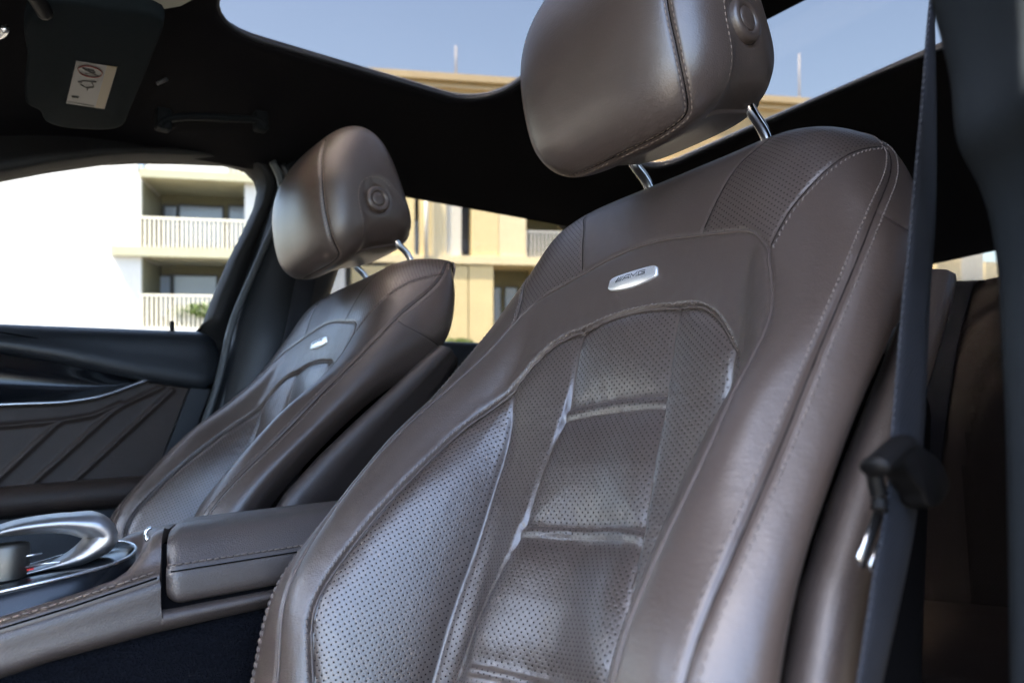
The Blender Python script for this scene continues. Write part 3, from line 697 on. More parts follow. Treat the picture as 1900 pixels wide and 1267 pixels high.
def stitches(p, nn, pitch=.0062, length=.0046, r=.00055, slant=0):
    d = np.r_[0, np.cumsum(np.linalg.norm(np.diff(p, axis=0), axis=1))]; out = []
    for k in range(int(d[-1] / pitch)):
        t0 = k * pitch; pts = []
        for t in (t0, t0 + length * .25, t0 + length * .75, t0 + length):
            pts.append([np.interp(t, d, p[:, a]) for a in range(3)])
        nv = np.array([np.interp(t0, d, nn[:, a]) for a in range(3)]); pts = np.array(pts)
        if slant: bt = np.cross(nv, pts[-1] - pts[0]); bt /= np.linalg.norm(bt) + 1e-12; pts += bt * np.array([-1, -.5, .5, 1])[:, None] * slant
        pts[0] -= nv * r * 1.2; pts[-1] -= nv * r * 1.2
        out.append(tube(pts, r, 5, up=nv))
    return join(*out)
def dense(c, m=4):
    t = np.arange(len(c)); x = np.linspace(0, len(c) - 1, len(c) * m); return np.stack([np.interp(x, t, c[:, k]) for k in (0, 1)], 1)
for c, off in ((S4[0], .0055), (S4[0], -.0055), (S4[1], .0055), (S4[1], -.0055)):
    seat.part('stitching', stitches(*surf_line(dense(c[10:-14]), off, .0003), r=.00072), 'thread_tone', stuff=True)
for c, off in ((SR[0], .004), (SR[1], -.004)):
    seat.part('stitching', stitches(*surf_line(dense(c), off, .0004), r=.00078, slant=.0006), 'thread_tone', stuff=True)
for c in (S3[0], S3[1], SR[0], SR[1], S4[0], S4[1], S5[0], S5[1]):
    p, nn = surf_line(c[2:-3], 0, -.00025); seat.part('seam', tube(p, .00062, 6, up=nn), 'gap_black')
seat.part('stitching', stitches(*surf_line(dense(S1), .0042, .0003), pitch=.0055, length=.0042, r=.00068, slant=.0008), 'thread_tone', stuff=True)
for c in PLE[:4]: seat.part('stitching', stitches(*surf_line(dense(c), 0, .0002), pitch=.0045, length=.0034, r=.00032), 'thread_tone', stuff=True)
p, nn = surf_line(S1, 0, .0007); seat.part('piping', tube(p, .0013, 8, up=nn), 'piping')
p, nn = surf_line(S2, 0, .0004); seat.part('piping', tube(p, .0013, 8, up=nn), 'piping')
# back shell
rows = []
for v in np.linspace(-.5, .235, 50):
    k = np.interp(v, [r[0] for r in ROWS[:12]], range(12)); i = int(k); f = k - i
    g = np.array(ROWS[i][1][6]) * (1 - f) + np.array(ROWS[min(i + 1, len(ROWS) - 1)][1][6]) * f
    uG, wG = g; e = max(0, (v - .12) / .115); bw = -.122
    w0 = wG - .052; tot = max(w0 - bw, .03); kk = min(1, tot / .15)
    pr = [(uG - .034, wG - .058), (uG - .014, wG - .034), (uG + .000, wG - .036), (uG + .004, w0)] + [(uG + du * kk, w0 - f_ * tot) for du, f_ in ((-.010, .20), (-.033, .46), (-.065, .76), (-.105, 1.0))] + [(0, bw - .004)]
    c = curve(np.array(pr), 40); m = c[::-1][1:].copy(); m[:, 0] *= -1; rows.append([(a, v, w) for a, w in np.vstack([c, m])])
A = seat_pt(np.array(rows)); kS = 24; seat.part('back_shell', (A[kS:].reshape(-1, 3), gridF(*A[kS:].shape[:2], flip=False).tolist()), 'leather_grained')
seat.part('shell_shade', (A[:kS + 1].reshape(-1, 3), gridF(*A[:kS + 1].shape[:2], flip=False).tolist()), 'gap_black')  # lower shell rows coloured black to stand for shade, not a separate trim
A2 = seat_pt(np.array([[(u * .93, v, w) for u in (-.235, .235) for w in ((-.11,) if u < 0 else (-.11,))] for v, w in [(t, 0) for t in np.linspace(-.5, .30, 12)]]))
seat.part('inner_frame', join(tuple(box((-.22, 0, 0), (.22, .01, .01)))), 'gap_black') if False else None
def seatbox(lo, hi, r): V, F = rbox(lo, hi, r); return seat_pt(V), F
seat.part('frame', seatbox((-.215, -.52, -.135), (.215, .16, -.035), .03), 'gap_black')
# cushion, below the picture
V, F = rbox((-.02, .20, -.46), (.42, .68, -.33), .05); seat.part('cushion', (V - np.array([.13, 0, 0]), F), 'leather')
# badge
bo = samp(SURF, np.array([0.]), np.array([.679]))[0]; bn = samp(SN, np.array([0.]), np.array([.679]))[0]; bn /= np.linalg.norm(bn)
ax = np.array([0, -1., 0]); ax -= bn * (ax @ bn); ax /= np.linalg.norm(ax); ay = np.cross(bn, ax)
if ay[2] < 0: ay = -ay
t = np.linspace(-1, 1, 25); top = np.stack([t * .0285, .0072 - .0011 * t ** 2 - .0022 * np.abs(t) ** 16], 1); bot = np.stack([t[::-1] * .0298, -.0098 + .0040 * t[::-1] ** 2 + .0018 * np.abs(t[::-1]) ** 16], 1)
out = np.vstack([top, bot])
def onb(P2, lift): P2 = np.asarray(P2, float); return bo + P2[:, :1] * ax + P2[:, 1:2] * ay + bn * np.reshape(lift, (-1, 1))
def dome(P2): P2 = np.asarray(P2); return .0010 + .0030 * np.clip(1 - ((P2[:, 1] + .001) / .0098) ** 2, 0, 1) * np.clip(1 - (P2[:, 0] / .033) ** 4, 0, 1)
cB = out.mean(0); rowsB = [onb(out, np.full(len(out), -.004)), onb(out, np.full(len(out), .0006))]
for k in (.985, .96, .9, .8, .65, .5, .35, .2, .05): q_ = cB + (out - cB) * k; rowsB.append(onb(q_, dome(q_)))
n = len(out); V = np.vstack(rowsB); F = gridF(len(rowsB), n, True).tolist() + [list(range((len(rowsB) - 1) * n, len(rowsB) * n))]
if np.cross(V[F[0][1]] - V[F[0][0]], V[F[0][2]] - V[F[0][0]]) @ (V[F[0][0]] - bo) < 0: F = [f[::-1] for f in F]
badge = seat.part('badge', (V, F), 'badge_silver')
def stroke(pts, w):
    """flat outlined polyline on the badge, mitred"""
    pts = np.array(pts, float); n = len(pts); T = np.gradient(pts, axis=0) if n > 2 else np.repeat((pts[1:] - pts[:1]), 2, 0)
    L, R = [], []
    for i in range(n):
        a = pts[i] - pts[i - 1] if i > 0 else pts[1] - pts[0]; b = pts[i + 1] - pts[i] if i < n - 1 else a
        a /= np.linalg.norm(a); b /= np.linalg.norm(b); m = np.array([-(a + b)[1], (a + b)[0]]); m /= np.linalg.norm(m) + 1e-9
        k = w / 2 / max(.45, m @ np.array([-a[1], a[0]])); L.append(pts[i] + m * k); R.append(pts[i] - m * k)
    L, R = np.array(L) + (.002, 0), np.array(R) + (.002, 0); V = []
    for P2, l in ((L, .00018), (R, .00018), (L, -.0006), (R, -.0006)): V.append(onb(P2, dome(P2) + l))
    V = np.vstack(V); F = []
    for i in range(n - 1): F += [[i, i + 1, n + i + 1, n + i], [i, i + 1, 2 * n + i + 1, 2 * n + i], [n + i, n + i + 1, 3 * n + i + 1, 3 * n + i]]
    return V, F
hL = .0050; y0 = -.0012; sk = .0030; strokes = []
for x, w in ((-.0190, .0016), (-.0164, .0009), (-.0145, .0007), (-.0129, .0006)): strokes.append(stroke([(x - sk * .5, y0), (x + sk * .5, y0 + hL)], w))
w = .00092
strokes.append(stroke([(-.0118, y0), (-.0090, y0 + hL - w / 2), (-.0042, y0 + hL - w / 2), (-.0042, y0)], w)); strokes.append(stroke([(-.0105, y0 + .0017), (-.0042, y0 + .0017)], w))
strokes.append(stroke([(-.0022, y0), (-.0022, y0 + hL - .0002), (.0014, y0 + .0012), (.0050, y0 + hL - .0002), (.0050, y0)], w))
strokes.append(stroke([(.0148, y0 + hL - w / 2), (.0072, y0 + hL - w / 2), (.0072, y0 + w / 2), (.0143, y0 + w / 2), (.0143, y0 + .0024), (.0108, y0 + .0024)], w))
seat.part('lettering', join(*strokes), 'badge_ink', parent=badge, smooth=False)

# ---------------------------------------------------------------- head restraint
PROF = np.array([(.534,.270),(.508,.283),(.493,.320),(.4885,.36),(.491,.403),(.505,.445),(.530,.483),(.560,.511),(.594,.520),(.624,.505),(.647,.470),(.663,.430),(.675,.390),(.684,.350),(.677,.322),(.638,.303),(.580,.286)])
HC = np.array([.577, .390]); HU = .118; HN = 3.4
_P3 = np.vstack([PROF] * 3); _d3 = np.r_[0, np.cumsum(np.linalg.norm(np.diff(np.vstack([_P3, PROF[:1]]), axis=0), axis=1))]; _L3 = _d3[-1] / 3
def profile(th): return cspline(_d3[:-1] / _L3, _P3, np.asarray(th).ravel() % 1 + 1).reshape(np.shape(th) + (2,))
def hsurf(th, t):
    a = np.asarray(t) * np.pi / 2; g = np.sign(a) * np.abs(np.sin(a)) ** (2 / HN); k = np.abs(np.cos(a)) ** (2 / HN)
    xz = HC + k[..., None] * (profile(th) - HC); return np.stack([xz[..., 0], .44 + HU * g, xz[..., 1]], -1)
NT, NU = 400, 260
TH = np.linspace(0, 1, NT, endpoint=False); TT = np.linspace(-.985, .985, NU)
# even out the samples along the sideways arc
TT = np.sign(TT) * np.abs(TT) ** 1.0
TG, UG = np.meshgrid(TH, TT, indexing='ij'); HB = hsurf(TG, UG)
def hnorm(S):
    n = np.cross(np.roll(S, -1, 0) - np.roll(S, 1, 0), np.gradient(S, axis=1)); return n / (np.linalg.norm(n, axis=-1, keepdims=True) + 1e-12)
HNm = hnorm(HB); hflip = (HNm * (HB - np.array([HC[0], .44, HC[1]]))).sum() < 0
if hflip: HNm = -HNm
FS = np.array([(.003,0),(.001,-.129),(.0,-.226),(.001,-.30),(.008,-.365),(.028,-.43),(.055,-.475),(.09,-.492),(.13,-.49),(.17,-.487),(.215,-.465),(.258,-.40),(.305,-.30),(.345,-.2),(.365,-.1),(.37,0)])
FS = np.vstack([FS, (FS * [1, -1])[1:-1][::-1]]); FS = curve(FS, 260, closed=True)
def inpoly(px, py, poly):
    c = np.zeros(px.shape, bool); n = len(poly); j = n - 1
    for i in range(n):
        xi, yi = poly[i]; xj, yj = poly[j]
        k = ((yi > py) != (yj > py)) & (px < (xj - xi) * (py - yi) / (yj - yi + 1e-15) + xi); c ^= k; j = i
    return c
thw = np.where(TG > .6, TG - 1, TG); front = inpoly(thw, UG, FS)
def hd(pts):
    q = HB.reshape(-1, 3); best = np.full(len(q), 1.0)
    for i in range(len(pts) - 1):
        a, b = pts[i], pts[i + 1]; m = np.nonzero((np.abs(q - (a + b) / 2) < .035).all(1))[0]
        if len(m) == 0: continue
        ab = b - a; L = max(ab @ ab, 1e-12); t = np.clip(((q[m] - a) @ ab) / L, 0, 1); e = q[m] - a - t[:, None] * ab; best[m] = np.minimum(best[m], np.linalg.norm(e, axis=1))
    return best.reshape(TG.shape)
fpts = hsurf(FS[:, 0], FS[:, 1]); fpts = np.vstack([fpts, fpts[:1]]); dF = hd(fpts)
LOBE = curve(np.array([(.572,.272),(.570,.300),(.568,.325),(.562,.350),(.560,.373),(.565,.391),(.577,.403),(.594,.4085),(.611,.405),(.626,.394),(.640,.376),(.66,.35),(.69,.325),(.70,.30),(.66,.27)]), 120, closed=True)
lobe = inpoly(HB[..., 0], HB[..., 2], LOBE) & (np.abs(UG) > .30)
xz = HB[..., [0, 2]].reshape(-1, 2); dL = dist_poly(xz, np.vstack([LOBE[:104], ])).reshape(TG.shape); dL = np.where(np.abs(UG) > .30, dL, 1)
HD = np.where(front, .0012 * (1 - ex(dF, .008)), 0) - .0030 * gs(dF, .0028)
HD += np.where(lobe, -.0030 * (1 - ex(dL, .004)), 0) - .0008 * gs(dL, .002)
BTN = np.array([.592, .371]); rb = np.linalg.norm(HB[..., [0, 2]] - BTN, axis=-1); sidez = np.abs(HB[..., 1] - .44) > .085
HD += np.where(sidez, -.0025 * gs(rb - .021, .004), 0)
for k in range(2): HD[:, 1:-1] = (4 * HD[:, 1:-1] + np.roll(HD, 1, 0)[:, 1:-1] + np.roll(HD, -1, 0)[:, 1:-1] + HD[:, :-2] + HD[:, 2:]) / 8
HS = HB + HNm * HD[..., None]; HSN = hnorm(HS) * (-1 if hflip else 1)
HF = gridF(NT + 1, NU)
HF = np.where(HF >= NT * NU, HF - NT * NU, HF)
if (np.cross(HS.reshape(-1, 3)[HF[5000][1]] - HS.reshape(-1, 3)[HF[5000][0]], HS.reshape(-1, 3)[HF[5000][2]] - HS.reshape(-1, 3)[HF[5000][0]]) @ HSN.reshape(-1, 3)[HF[5000][0]]) < 0: HF = HF[:, ::-1]
hl = np.where(front, 1, np.where(lobe & (UG > 0), 3, np.where(lobe, 4, 2))); hlf = hl.ravel()[np.minimum(HF.min(1), NT * NU - 1)]
huv = np.stack([UG * .12, TG * .7], -1).reshape(-1, 2)
head = None
for idx, nm in ((2, 'headrest'), (1, 'front_cover'), (3, 'side_cover'), (4, 'side_cover')):
    f = HF[hlf == idx]; used, inv = np.unique(f.ravel(), return_inverse=True); faces = inv.reshape(-1, 4).tolist()
    Vh = HS.reshape(-1, 3)[used]; Nh = HSN.reshape(-1, 3)[used]
    o = seat.part(nm, (Vh, faces), 'leather', parent=head, uv=huv[used], normals=Nh)
    if idx == 2: head = o
for sgn in (-1, 1):                                    # end caps under the buttons, then the adjuster buttons
    ring = HS[:, 0 if sgn < 0 else -1]; c = ring.mean(0); V = np.vstack([ring, c[None]]); n = len(ring)
    seat.part('end_cover', (V, [[i, (i + 1) % n, n] if sgn < 0 else [(i + 1) % n, i, n] for i in range(n)]), 'leather', parent=head)
    yb = .44 + sgn * (HU - .0032); A_ = (0, sgn, 0)
    bt = seat.part('button', revolve([(.0225, -.006), (.0215, .0005), (.0200, .0030), (.0170, .0042), (.0140, .0036), (.0122, .0020), (.0120, .0016)], (BTN[0], yb, BTN[1]), A_, (1, 0, 0), (0, 0, 1), 48), 'charcoal', parent=head)
    bt2 = seat.part('button', revolve([(.0116, -.002), (.0114, .0022), (.0105, .0030), (.006, .0034), (.001, .0035)], (BTN[0], yb, BTN[1]), A_, (1, 0, 0), (0, 0, 1), 40), 'charcoal', parent=head)
    for b_ in (bt, bt2): b_.data.materials[0] = MATS['leather']
def hsamp(A, th, t):
    fi = (th % 1) * NT; i = fi.astype(int) % NT; a = (fi - np.floor(fi))[:, None]; fj = np.clip((t + .985) / 1.97 * (NU - 1), 0, NU - 1.001); j = fj.astype(int); b = (fj - j)[:, None]
    i2 = (i + 1) % NT
    return (A[i, j] * (1 - a) + A[i2, j] * a) * (1 - b) + (A[i, j + 1] * (1 - a) + A[i2, j + 1] * a) * b
def hline(off):
    c = np.vstack([dense(FS, 3)]); p = hsamp(HS, c[:, 0], c[:, 1]); nn = hsamp(HSN, c[:, 0], c[:, 1]); nn /= np.linalg.norm(nn, axis=1)[:, None]
    t = np.roll(p, -2, 0) - np.roll(p, 2, 0); t /= np.linalg.norm(t, axis=1)[:, None] + 1e-12; b = np.cross(nn, t); tgt = p + b * off
    # nearest cover vertex gives the height
    q = HS.reshape(-1, 3); out = []; on = []
    for x in tgt[::2]:
        m = np.abs(q - x).max(1) < .006; k = np.nonzero(m)[0]
        if len(k) == 0: out.append(x); on.append(nn[0]); continue
        kk = k[np.argmin(((q[k] - x) ** 2).sum(1))]; nv = HSN.reshape(-1, 3)[kk]; out.append(x + nv * (((q[kk] - x) @ nv))); on.append(nv)
    return np.array(out), np.array(on)
for off in (.0042, -.0042):
    p, nn = hline(off); seat.part('stitching', stitches(p, nn, pitch=.0058, length=.0042, r=.00050), 'thread', parent=head, stuff=True)
p, nn = hline(0); seat.part('seam', tube(p, .0007, 6, up=nn, closed=True), 'gap_black', parent=head)
for sgn in (-1, 1):                                    # single stitched line beside the side cover
    c = LOBE[3:52] + np.array([-.0055, 0]); lp = []; ln = []
    q = HS.reshape(-1, 3); m = (q[:, 1] - .44) * sgn > .03; qm = q[m]; nm_ = HSN.reshape(-1, 3)[m]
    for x, z in c:
        k = np.argmin((qm[:, 0] - x) ** 2 + (qm[:, 2] - z) ** 2); lp.append(qm[k]); ln.append(nm_[k])
    lp, ln = np.array(lp), np.array(ln)
    for _ in range(3): lp[1:-1] = (lp[:-2] + 2 * lp[1:-1] + lp[2:]) / 4
    seat.part('stitching', stitches(lp, ln, pitch=.0058, length=.0042, r=.00048), 'thread', parent=head, stuff=True)
for sgn in (-1, 1):                                    # chrome posts
    y = .44 + sgn * .0755
    P = curve(np.array([(.634, y, .345), (.641, y, .326), (.650, y, .312), (.662, y, .302), (.671, y, .290), (.676, y, .272), (.680, y, .235)]), 40)
    seat.part('post', tube(P, .0058, 16, up=(0, 1, 0)), 'chrome')

# the far seat: same build, its own place
T_FAR = np.array([.022, .689, .058])
def copy_seat(src, delta, label):
    r = src.o.copy(); COL.objects.link(r); r.matrix_world = CARM @ Matrix.Translation(src.base + delta); r['label'] = label
    for ch in list(src.o.children):
        c = ch.copy(); COL.objects.link(c); c.parent = r
        for g in ch.children:
            d = g.copy(); COL.objects.link(d); d.parent = c
    return r
copy_seat(seat, T_FAR, 'smaller brown leather front seat beyond the centre console, beside the far door')

# ==================================================================== CENTRE CONSOLE
con = Thing('centre_console', 'brown leather centre console with padded arm rest and gloss black control panel', 'console', (.25, .785, -.3))
def sweepx(xs, fn, n=28):
    A = np.array([[(x, y, z) for y, z in curve(np.array(fn(x)), n)] for x in xs]); return A
# lower body (grained leather flank)
def flank(x):
    z0 = np.interp(x, [-.3, .077, .111, .19, .285, .6], [-.150, -.130, -.125, -.1195, -.117, -.117]); zt = np.interp(x, [-.3, .076, .124, .163, .1886, .1892, .6], [-.125, -.094, -.087, -.080, -.0752, -.1035, -.1035])
    return [(.730, z0 - .004), (.708, z0), (.7005, z0 + .006), (.6995, (z0 + zt) / 2), (.7005, zt - .003), (.706, zt), (.74, zt + .004)]
A = sweepx(np.r_[np.linspace(-.3, .186, 40), .1882, .1886, .1892, .191, np.linspace(.2, .62, 30)], flank); con.part('flank', (A.reshape(-1, 3), gridF(*A.shape[:2], flip=True).tolist()), 'leather_grained')
# arm rest lid: side and crowned top
xs = np.r_[.1925 + .012 * (1 - np.cos(np.linspace(0, np.pi / 2, 10))), np.linspace(.21, .62, 40)]
SHEAR = .39
def shear(A): A = A.copy(); A[..., 0] += SHEAR * (A[..., 1] - .70); return A
def lid(x):
    e = max(0, (.205 - x) / .0125); zt = -.033 - .006 * e ** 2; k = .006 * e ** 2
    return [(.735, -.1010 + k), (.712 + k, -.1010 + k), (.7015 + k, -.0965 + k), (.7000 + k, -.085), (.7000 + k, -.0755), (.7010 + k, -.0715), (.7050 + k, -.064 - k), (.716, -.047 - k), (.735, zt - .003), (.760, zt), (.80, zt - .0005), (.845, zt - .006), (.865, -.06), (.868, -.095)]
A = shear(sweepx(xs, lid, 60)); n = 60
con.part('arm_rest', join((A.reshape(-1, 3), gridF(*A.shape[:2], flip=True).tolist()), (A[0], [list(range(n))])), 'leather_grained')
fx = np.linspace(.197, .60, 200)
ln = np.array([(x, .6994, -.0722) for x in fx]); con.part('seam', tube(ln, .0006, 6), 'gap_black')
con.part('stitching', stitches(np.array([(x, .7012, -.0668) for x in fx]), np.tile(np.array([0, -.9, .45]), (200, 1)), pitch=.0062, length=.0046, r=.00075), 'thread_tone', stuff=True)
# dark gap below and in front of the lid
gv, gf = box((.1865, .7045, -.112), (.62, .86, -.050)); gv[gv[:, 2] > -.06, 1] = np.clip(gv[gv[:, 2] > -.06, 1], .722, .85); con.part('lid_gap', (shear(gv), gf), 'gap_black', smooth=False)
# forward shoulder: smooth leather top that falls towards the control panel
def shoulder(x):
    ze = np.interp(x, [-.3, .076, .124, .163, .190], [-.123, -.0925, -.0855, -.0785, -.0735])
    zm = np.interp(x, [-.3, .02, .076, .124, .150, .160, .170, .179, .190], [-.118, -.101, -.091, -.083, -.076, -.069, -.054, -.042, -.0365])
    zf = np.interp(x, [-.3, .05, .10, .131, .141, .157, .175, .19], [-.10, -.068, -.058, -.050, -.0454, -.041, -.0395, -.0375])
    kx = max(0, (x - .182) / .008); zm -= .003 * kx ** 2; zf -= .003 * kx ** 2
    return [(.704, ze - .012), (.7000, ze - .004), (.7008, ze + .0005), (.706, ze + .0045), (.716, (ze + .0045 + zm) / 2 + .003), (.730, zm), (.760, zm), (.80, zm + .3 * (zf - zm)), (.835, zf), (.852, zf - .004), (.868, zf - .03)]
xs = np.r_[np.linspace(-.3, .14, 40), np.linspace(.142, .188, 40)]
A = shear(sweepx(xs, shoulder, 60))
# the smooth top is only built behind the control panel; ahead of it the panel lies in a well
con.part('front_top', join((A.reshape(-1, 3), gridF(*A.shape[:2], flip=True).tolist()), (A[-1], [list(range(60))[::-1]])), 'leather')
sx = np.linspace(-.28, .186, 220); sz = np.interp(sx, [-.3, .076, .124, .163, .190], [-.123, -.0925, -.0855, -.0785, -.0735])
con.part('seam', tube(np.stack([sx, np.full(220, .6998), sz - .0012], 1), .0009, 6), 'gap_black')
con.part('stitching', stitches(np.stack([sx, np.full(220, .7004), sz + .0042], 1), np.tile(np.array([0, -.95, .3]), (220, 1)), pitch=.0060, length=.0046, r=.00075), 'thread_tone', stuff=True)
# control panel: gloss black tongue with a chrome rim
RIMPX = [((0, 645), .718), ((200, 600), .718), ((400, 555), .721), ((600, 500), .730), ((700, 460), .744), ((745, 420), .766), ((730, 385), .79), ((650, 370), .808)]
rim = np.array([onY(p[0] / 2.969, p[1] / 2.969 + 880, Y) for p, Y in RIMPX]); rim[:, 2] += .0
ext = rim[0] + (rim[0] - rim[1]) * 6; rim = np.vstack([ext, rim, rim[-1] + np.array([-.03, .006, -.004]), rim[-1] + np.array([-.2, .012, -.03])])
rc = curve(rim, 140)
con.part('panel_rim', tube(rc, .0016, 8), 'satin_silver')
nR = len(rc); cenl = np.stack([rc[:, 0] * .0 + np.minimum(rc[:, 0], .17), np.full(nR, .785), np.interp(np.minimum(rc[:, 0], .17), [-.2, .08, .19], [-.105, -.066, -.054])], 1)
V = np.vstack([rc + (0, 0, -.030), rc + (0, 0, -.001), rc * .93 + cenl * .07 + (0, 0, .0012), cenl + (0, 0, .002)]); con.part('gloss_panel', (V, gridF(4, nR).tolist()), 'piano_black')
# hand rest: chrome-edged loop over the controller
def zz(x, y): return (x / 5.4286, y / 5.4286 + 920)
cen_px = [(-260, 420), (-60, 365), (150, 318), (380, 288), (620, 272), (830, 285), (985, 335), (1020, 400), (960, 480), (860, 555), (700, 640), (450, 720), (200, 785), (-60, 850), (-260, 900)]
hth = [40, 55, 75, 88, 98, 112, 150, 155, 110, 75, 34, 24, 22, 22, 22]
cc = curve(np.array(cen_px, float), 90); hh = np.interp(np.linspace(0, 1, 90), np.linspace(0, 1, len(hth)), hth)
tt = np.gradient(cc, axis=0); tt /= np.linalg.norm(tt, axis=1)[:, None]; nn2 = np.stack([-tt[:, 1], tt[:, 0]], 1); rowsH = []
for k in range(90):
    Yk = .765
    a = onY(*zz(*(cc[k] + nn2[k] * hh[k])), Yk); b = onY(*zz(*(cc[k] - nn2[k] * hh[k])), Yk); m_ = (a + b) / 2; h_ = (a - b) / 2
    wy = np.interp(k, [0, 40, 55, 65, 89], [.030, .030, .024, .012, .008]); an = np.linspace(0, 2 * np.pi, 28, endpoint=False)
    rowsH.append([m_ + h_ * math.cos(t_) * (1 - .25 * max(0, math.sin(t_))) + np.array([0, wy, 0]) * math.sin(t_) for t_ in an])
A = np.array(rowsH); con.part('hand_rest', (A.reshape(-1, 3), gridF(90, 28, True).tolist()), 'hand_rest_metal')
# controller knob in front of it, small keys and red lamps
kp = onY(*zz(60, 560), .762)
con.part('knob', revolve([(.017, -.022), (.0175, -.010), (.0170, .002), (.0160, .0055), (.013, .0070), (.001, .0075)], kp, (.05, -.05, 1), (1, 0, 0), (0, 1, 0), 36), 'knob_metal')
for a_, b_ in (((215, 612), (425, 575)), ((-80, 790), (380, 690)), ((380, 690), (760, 640))):
    con.part('key_edge', tube(np.array([onY(*zz(*a_), .752), onY(*zz(*b_), .752)]), .0009, 6), 'satin_silver')
for p_ in ((60, 790), (305, 740)):
    q_ = onY(*zz(*p_), .748); con.part('tell_tale', tube(np.array([q_ + (-.0024, 0, 0), q_ + (.0024, 0, .0004)]), .0007, 6), 'led_red')
# chrome latch on the arm rest
lt = np.array([onY(*zz(*p), .752) for p in [(1525, 318), (1490, 335), (1468, 370), (1462, 410), (1480, 440)]])
con.part('latch', tube(curve(lt, 16), .0016, 8), 'chrome')
con.part('latch_button', tube(np.array([onY(*zz(*p), .750) for p in [(1462, 440), (1510, 425)]]), .0019, 8), 'chrome')

# ==================================================================== SUN VISOR, GRAB HANDLE, ROOF DETAILS
vis = Thing('sun_visor', 'dark grey sun visor at the top left with a warning sticker', 'sun visor', (.2, 1.1, .6))
vpx = [(58, 20), (50, 100), (46, 188), (52, 198), (70, 206), (78, 216), (84, 228), (110, 238), (160, 243), (205, 243), (224, 238), (236, 222), (262, 160), (290, 90), (305, 48), (303, 36), (290, 28), (200, 14), (110, 0)]
Zv = .575
vp = curve(np.array([onZ(*p, Zv) for p in vpx]), 90, closed=True); c0 = vp.mean(0); rowsV = []
for k, dz in ((1.0, .018), (1.0, .010), (.995, .004), (.975, .0008), (.94, 0), (.5, -.001), (.05, -.0012)): q = c0 + (vp - c0) * k; q[:, 2] = Zv + dz; rowsV.append(q)
V = np.vstack(rowsV); F = gridF(len(rowsV), 90, True).tolist() + [list(range((len(rowsV) - 1) * 90, len(rowsV) * 90)), list(range(90))]
vis.part('panel', (V, F), 'visor_vinyl')
def vpt(x, y, z=Zv - .0022): return onZ(x / 4.873, y / 4.873, z)
def card(px, z, th=.0006): top = np.array([vpt(*p, z) for p in px]); V = np.vstack([top, top + (0, 0, th)]); n = len(top); return V, [list(range(n)), list(range(n, 2 * n))[::-1]] + [[i, (i + 1) % n, n + (i + 1) % n, n + i] for i in range(n)]
stk = vis.part('sticker', card([(690, 555), (1060, 610), (945, 988), (598, 938)], Zv - .0020), 'sticker_white', smooth=False)
vis.part('stripe', card([(968, 598), (1058, 611), (943, 986), (862, 972)], Zv - .0024), 'sticker_yellow', parent=stk, smooth=False)
a_ = np.linspace(0, 2 * np.pi, 40, endpoint=False)
vis.part('warning_ring', tube(np.array([vpt(815 + 108 * math.cos(t_) , 652 + 48 * math.sin(t_) + 18 * math.cos(t_), Zv - .0026) for t_ in a_]), .0011, 6, closed=True), 'sticker_red', parent=stk)
for seg in ([(740, 615), (890, 695)], [(770, 640), (850, 640)], [(800, 630), (830, 680)], [(770, 672), (860, 655)]): vis.part('pictogram', tube(np.array([vpt(*p, Zv - .0026) for p in seg]), .0007, 6), 'sticker_black', parent=stk)
for seg in ([(705, 745), (740, 745)], [(740, 735), (870, 745)], [(725, 765), (780, 800)], [(780, 800), (850, 790)], [(790, 810), (790, 830)], [(830, 750), (850, 790)]): vis.part('pictogram', tube(np.array([vpt(*p, Zv - .0026) for p in seg]), .0011 if seg[0][0] == 705 else .0007, 6), 'sticker_black', parent=stk)
for seg in ([(650, 878), (710, 884)], [(615, 925), (850, 962)]): vis.part('pictogram', tube(np.array([vpt(*p, Zv - .0026) for p in seg]), .0012 if seg[0][0] == 650 else .0004, 6), 'sticker_black', parent=stk)
hgp = np.array([onZ(*p, Zv - .004) for p in [(60, -14), (75, 10), (84, 26)]]); vis.part('hinge', tube(curve(hgp, 12), .009, 10), 'black_plastic')
gh = Thing('grab_handle', 'black grab handle on the roof lining above the far front window', 'grab handle', (.44, 1.26, .62))
gp = np.array([onY(*p, 1.255) for p in [(296, 232), (303, 226), (325, 219), (360, 217), (410, 219), (455, 221), (482, 226), (492, 235)]])
gh.part('grip', tube(curve(gp, 50), .008, 12, up=(0, 0, 1), ry=.006), 'handle_black')
for p in ((303, 234), (484, 236)): q_ = onY(*p, 1.262); gh.part('bracket', rbox(q_ - (.012, .010, .008), q_ + (.012, .012, .03), .005), 'handle_black')
cl = np.array([onY(*p, 1.21) for p in [(292, 156), (310, 147)]]); single('trim_clip', tube(cl, .0030, 8), 'sticker_white', 'tiny pale clip on the dark roof lining right of the sun visor', 'clip', base=cl.mean(0))
ln_ = [(190, -30), (215, 2), (260, 14), (300, 18), (335, 12), (372, -8), (372, -60), (190, -60)]
zl = .632; single('roof_console_lamp', prism(np.array([onZ(*p, zl)[:2] for p in ln_]), 2, zl, zl + .02), 'lamp_lens', 'pale roof lamp lens at the top edge above the sun visor', 'lamp', base=onZ(280, 0, zl), smooth=False)
mb = np.array([onZ(*p, .56) for p in [(-6, 66), (2, 62), (9, 52)]]); single('mirror_edge', tube(curve(mb, 10), .006, 8), 'satin_silver', 'small bright trim at the left edge beside the sun visor', 'trim', base=mb.mean(0))

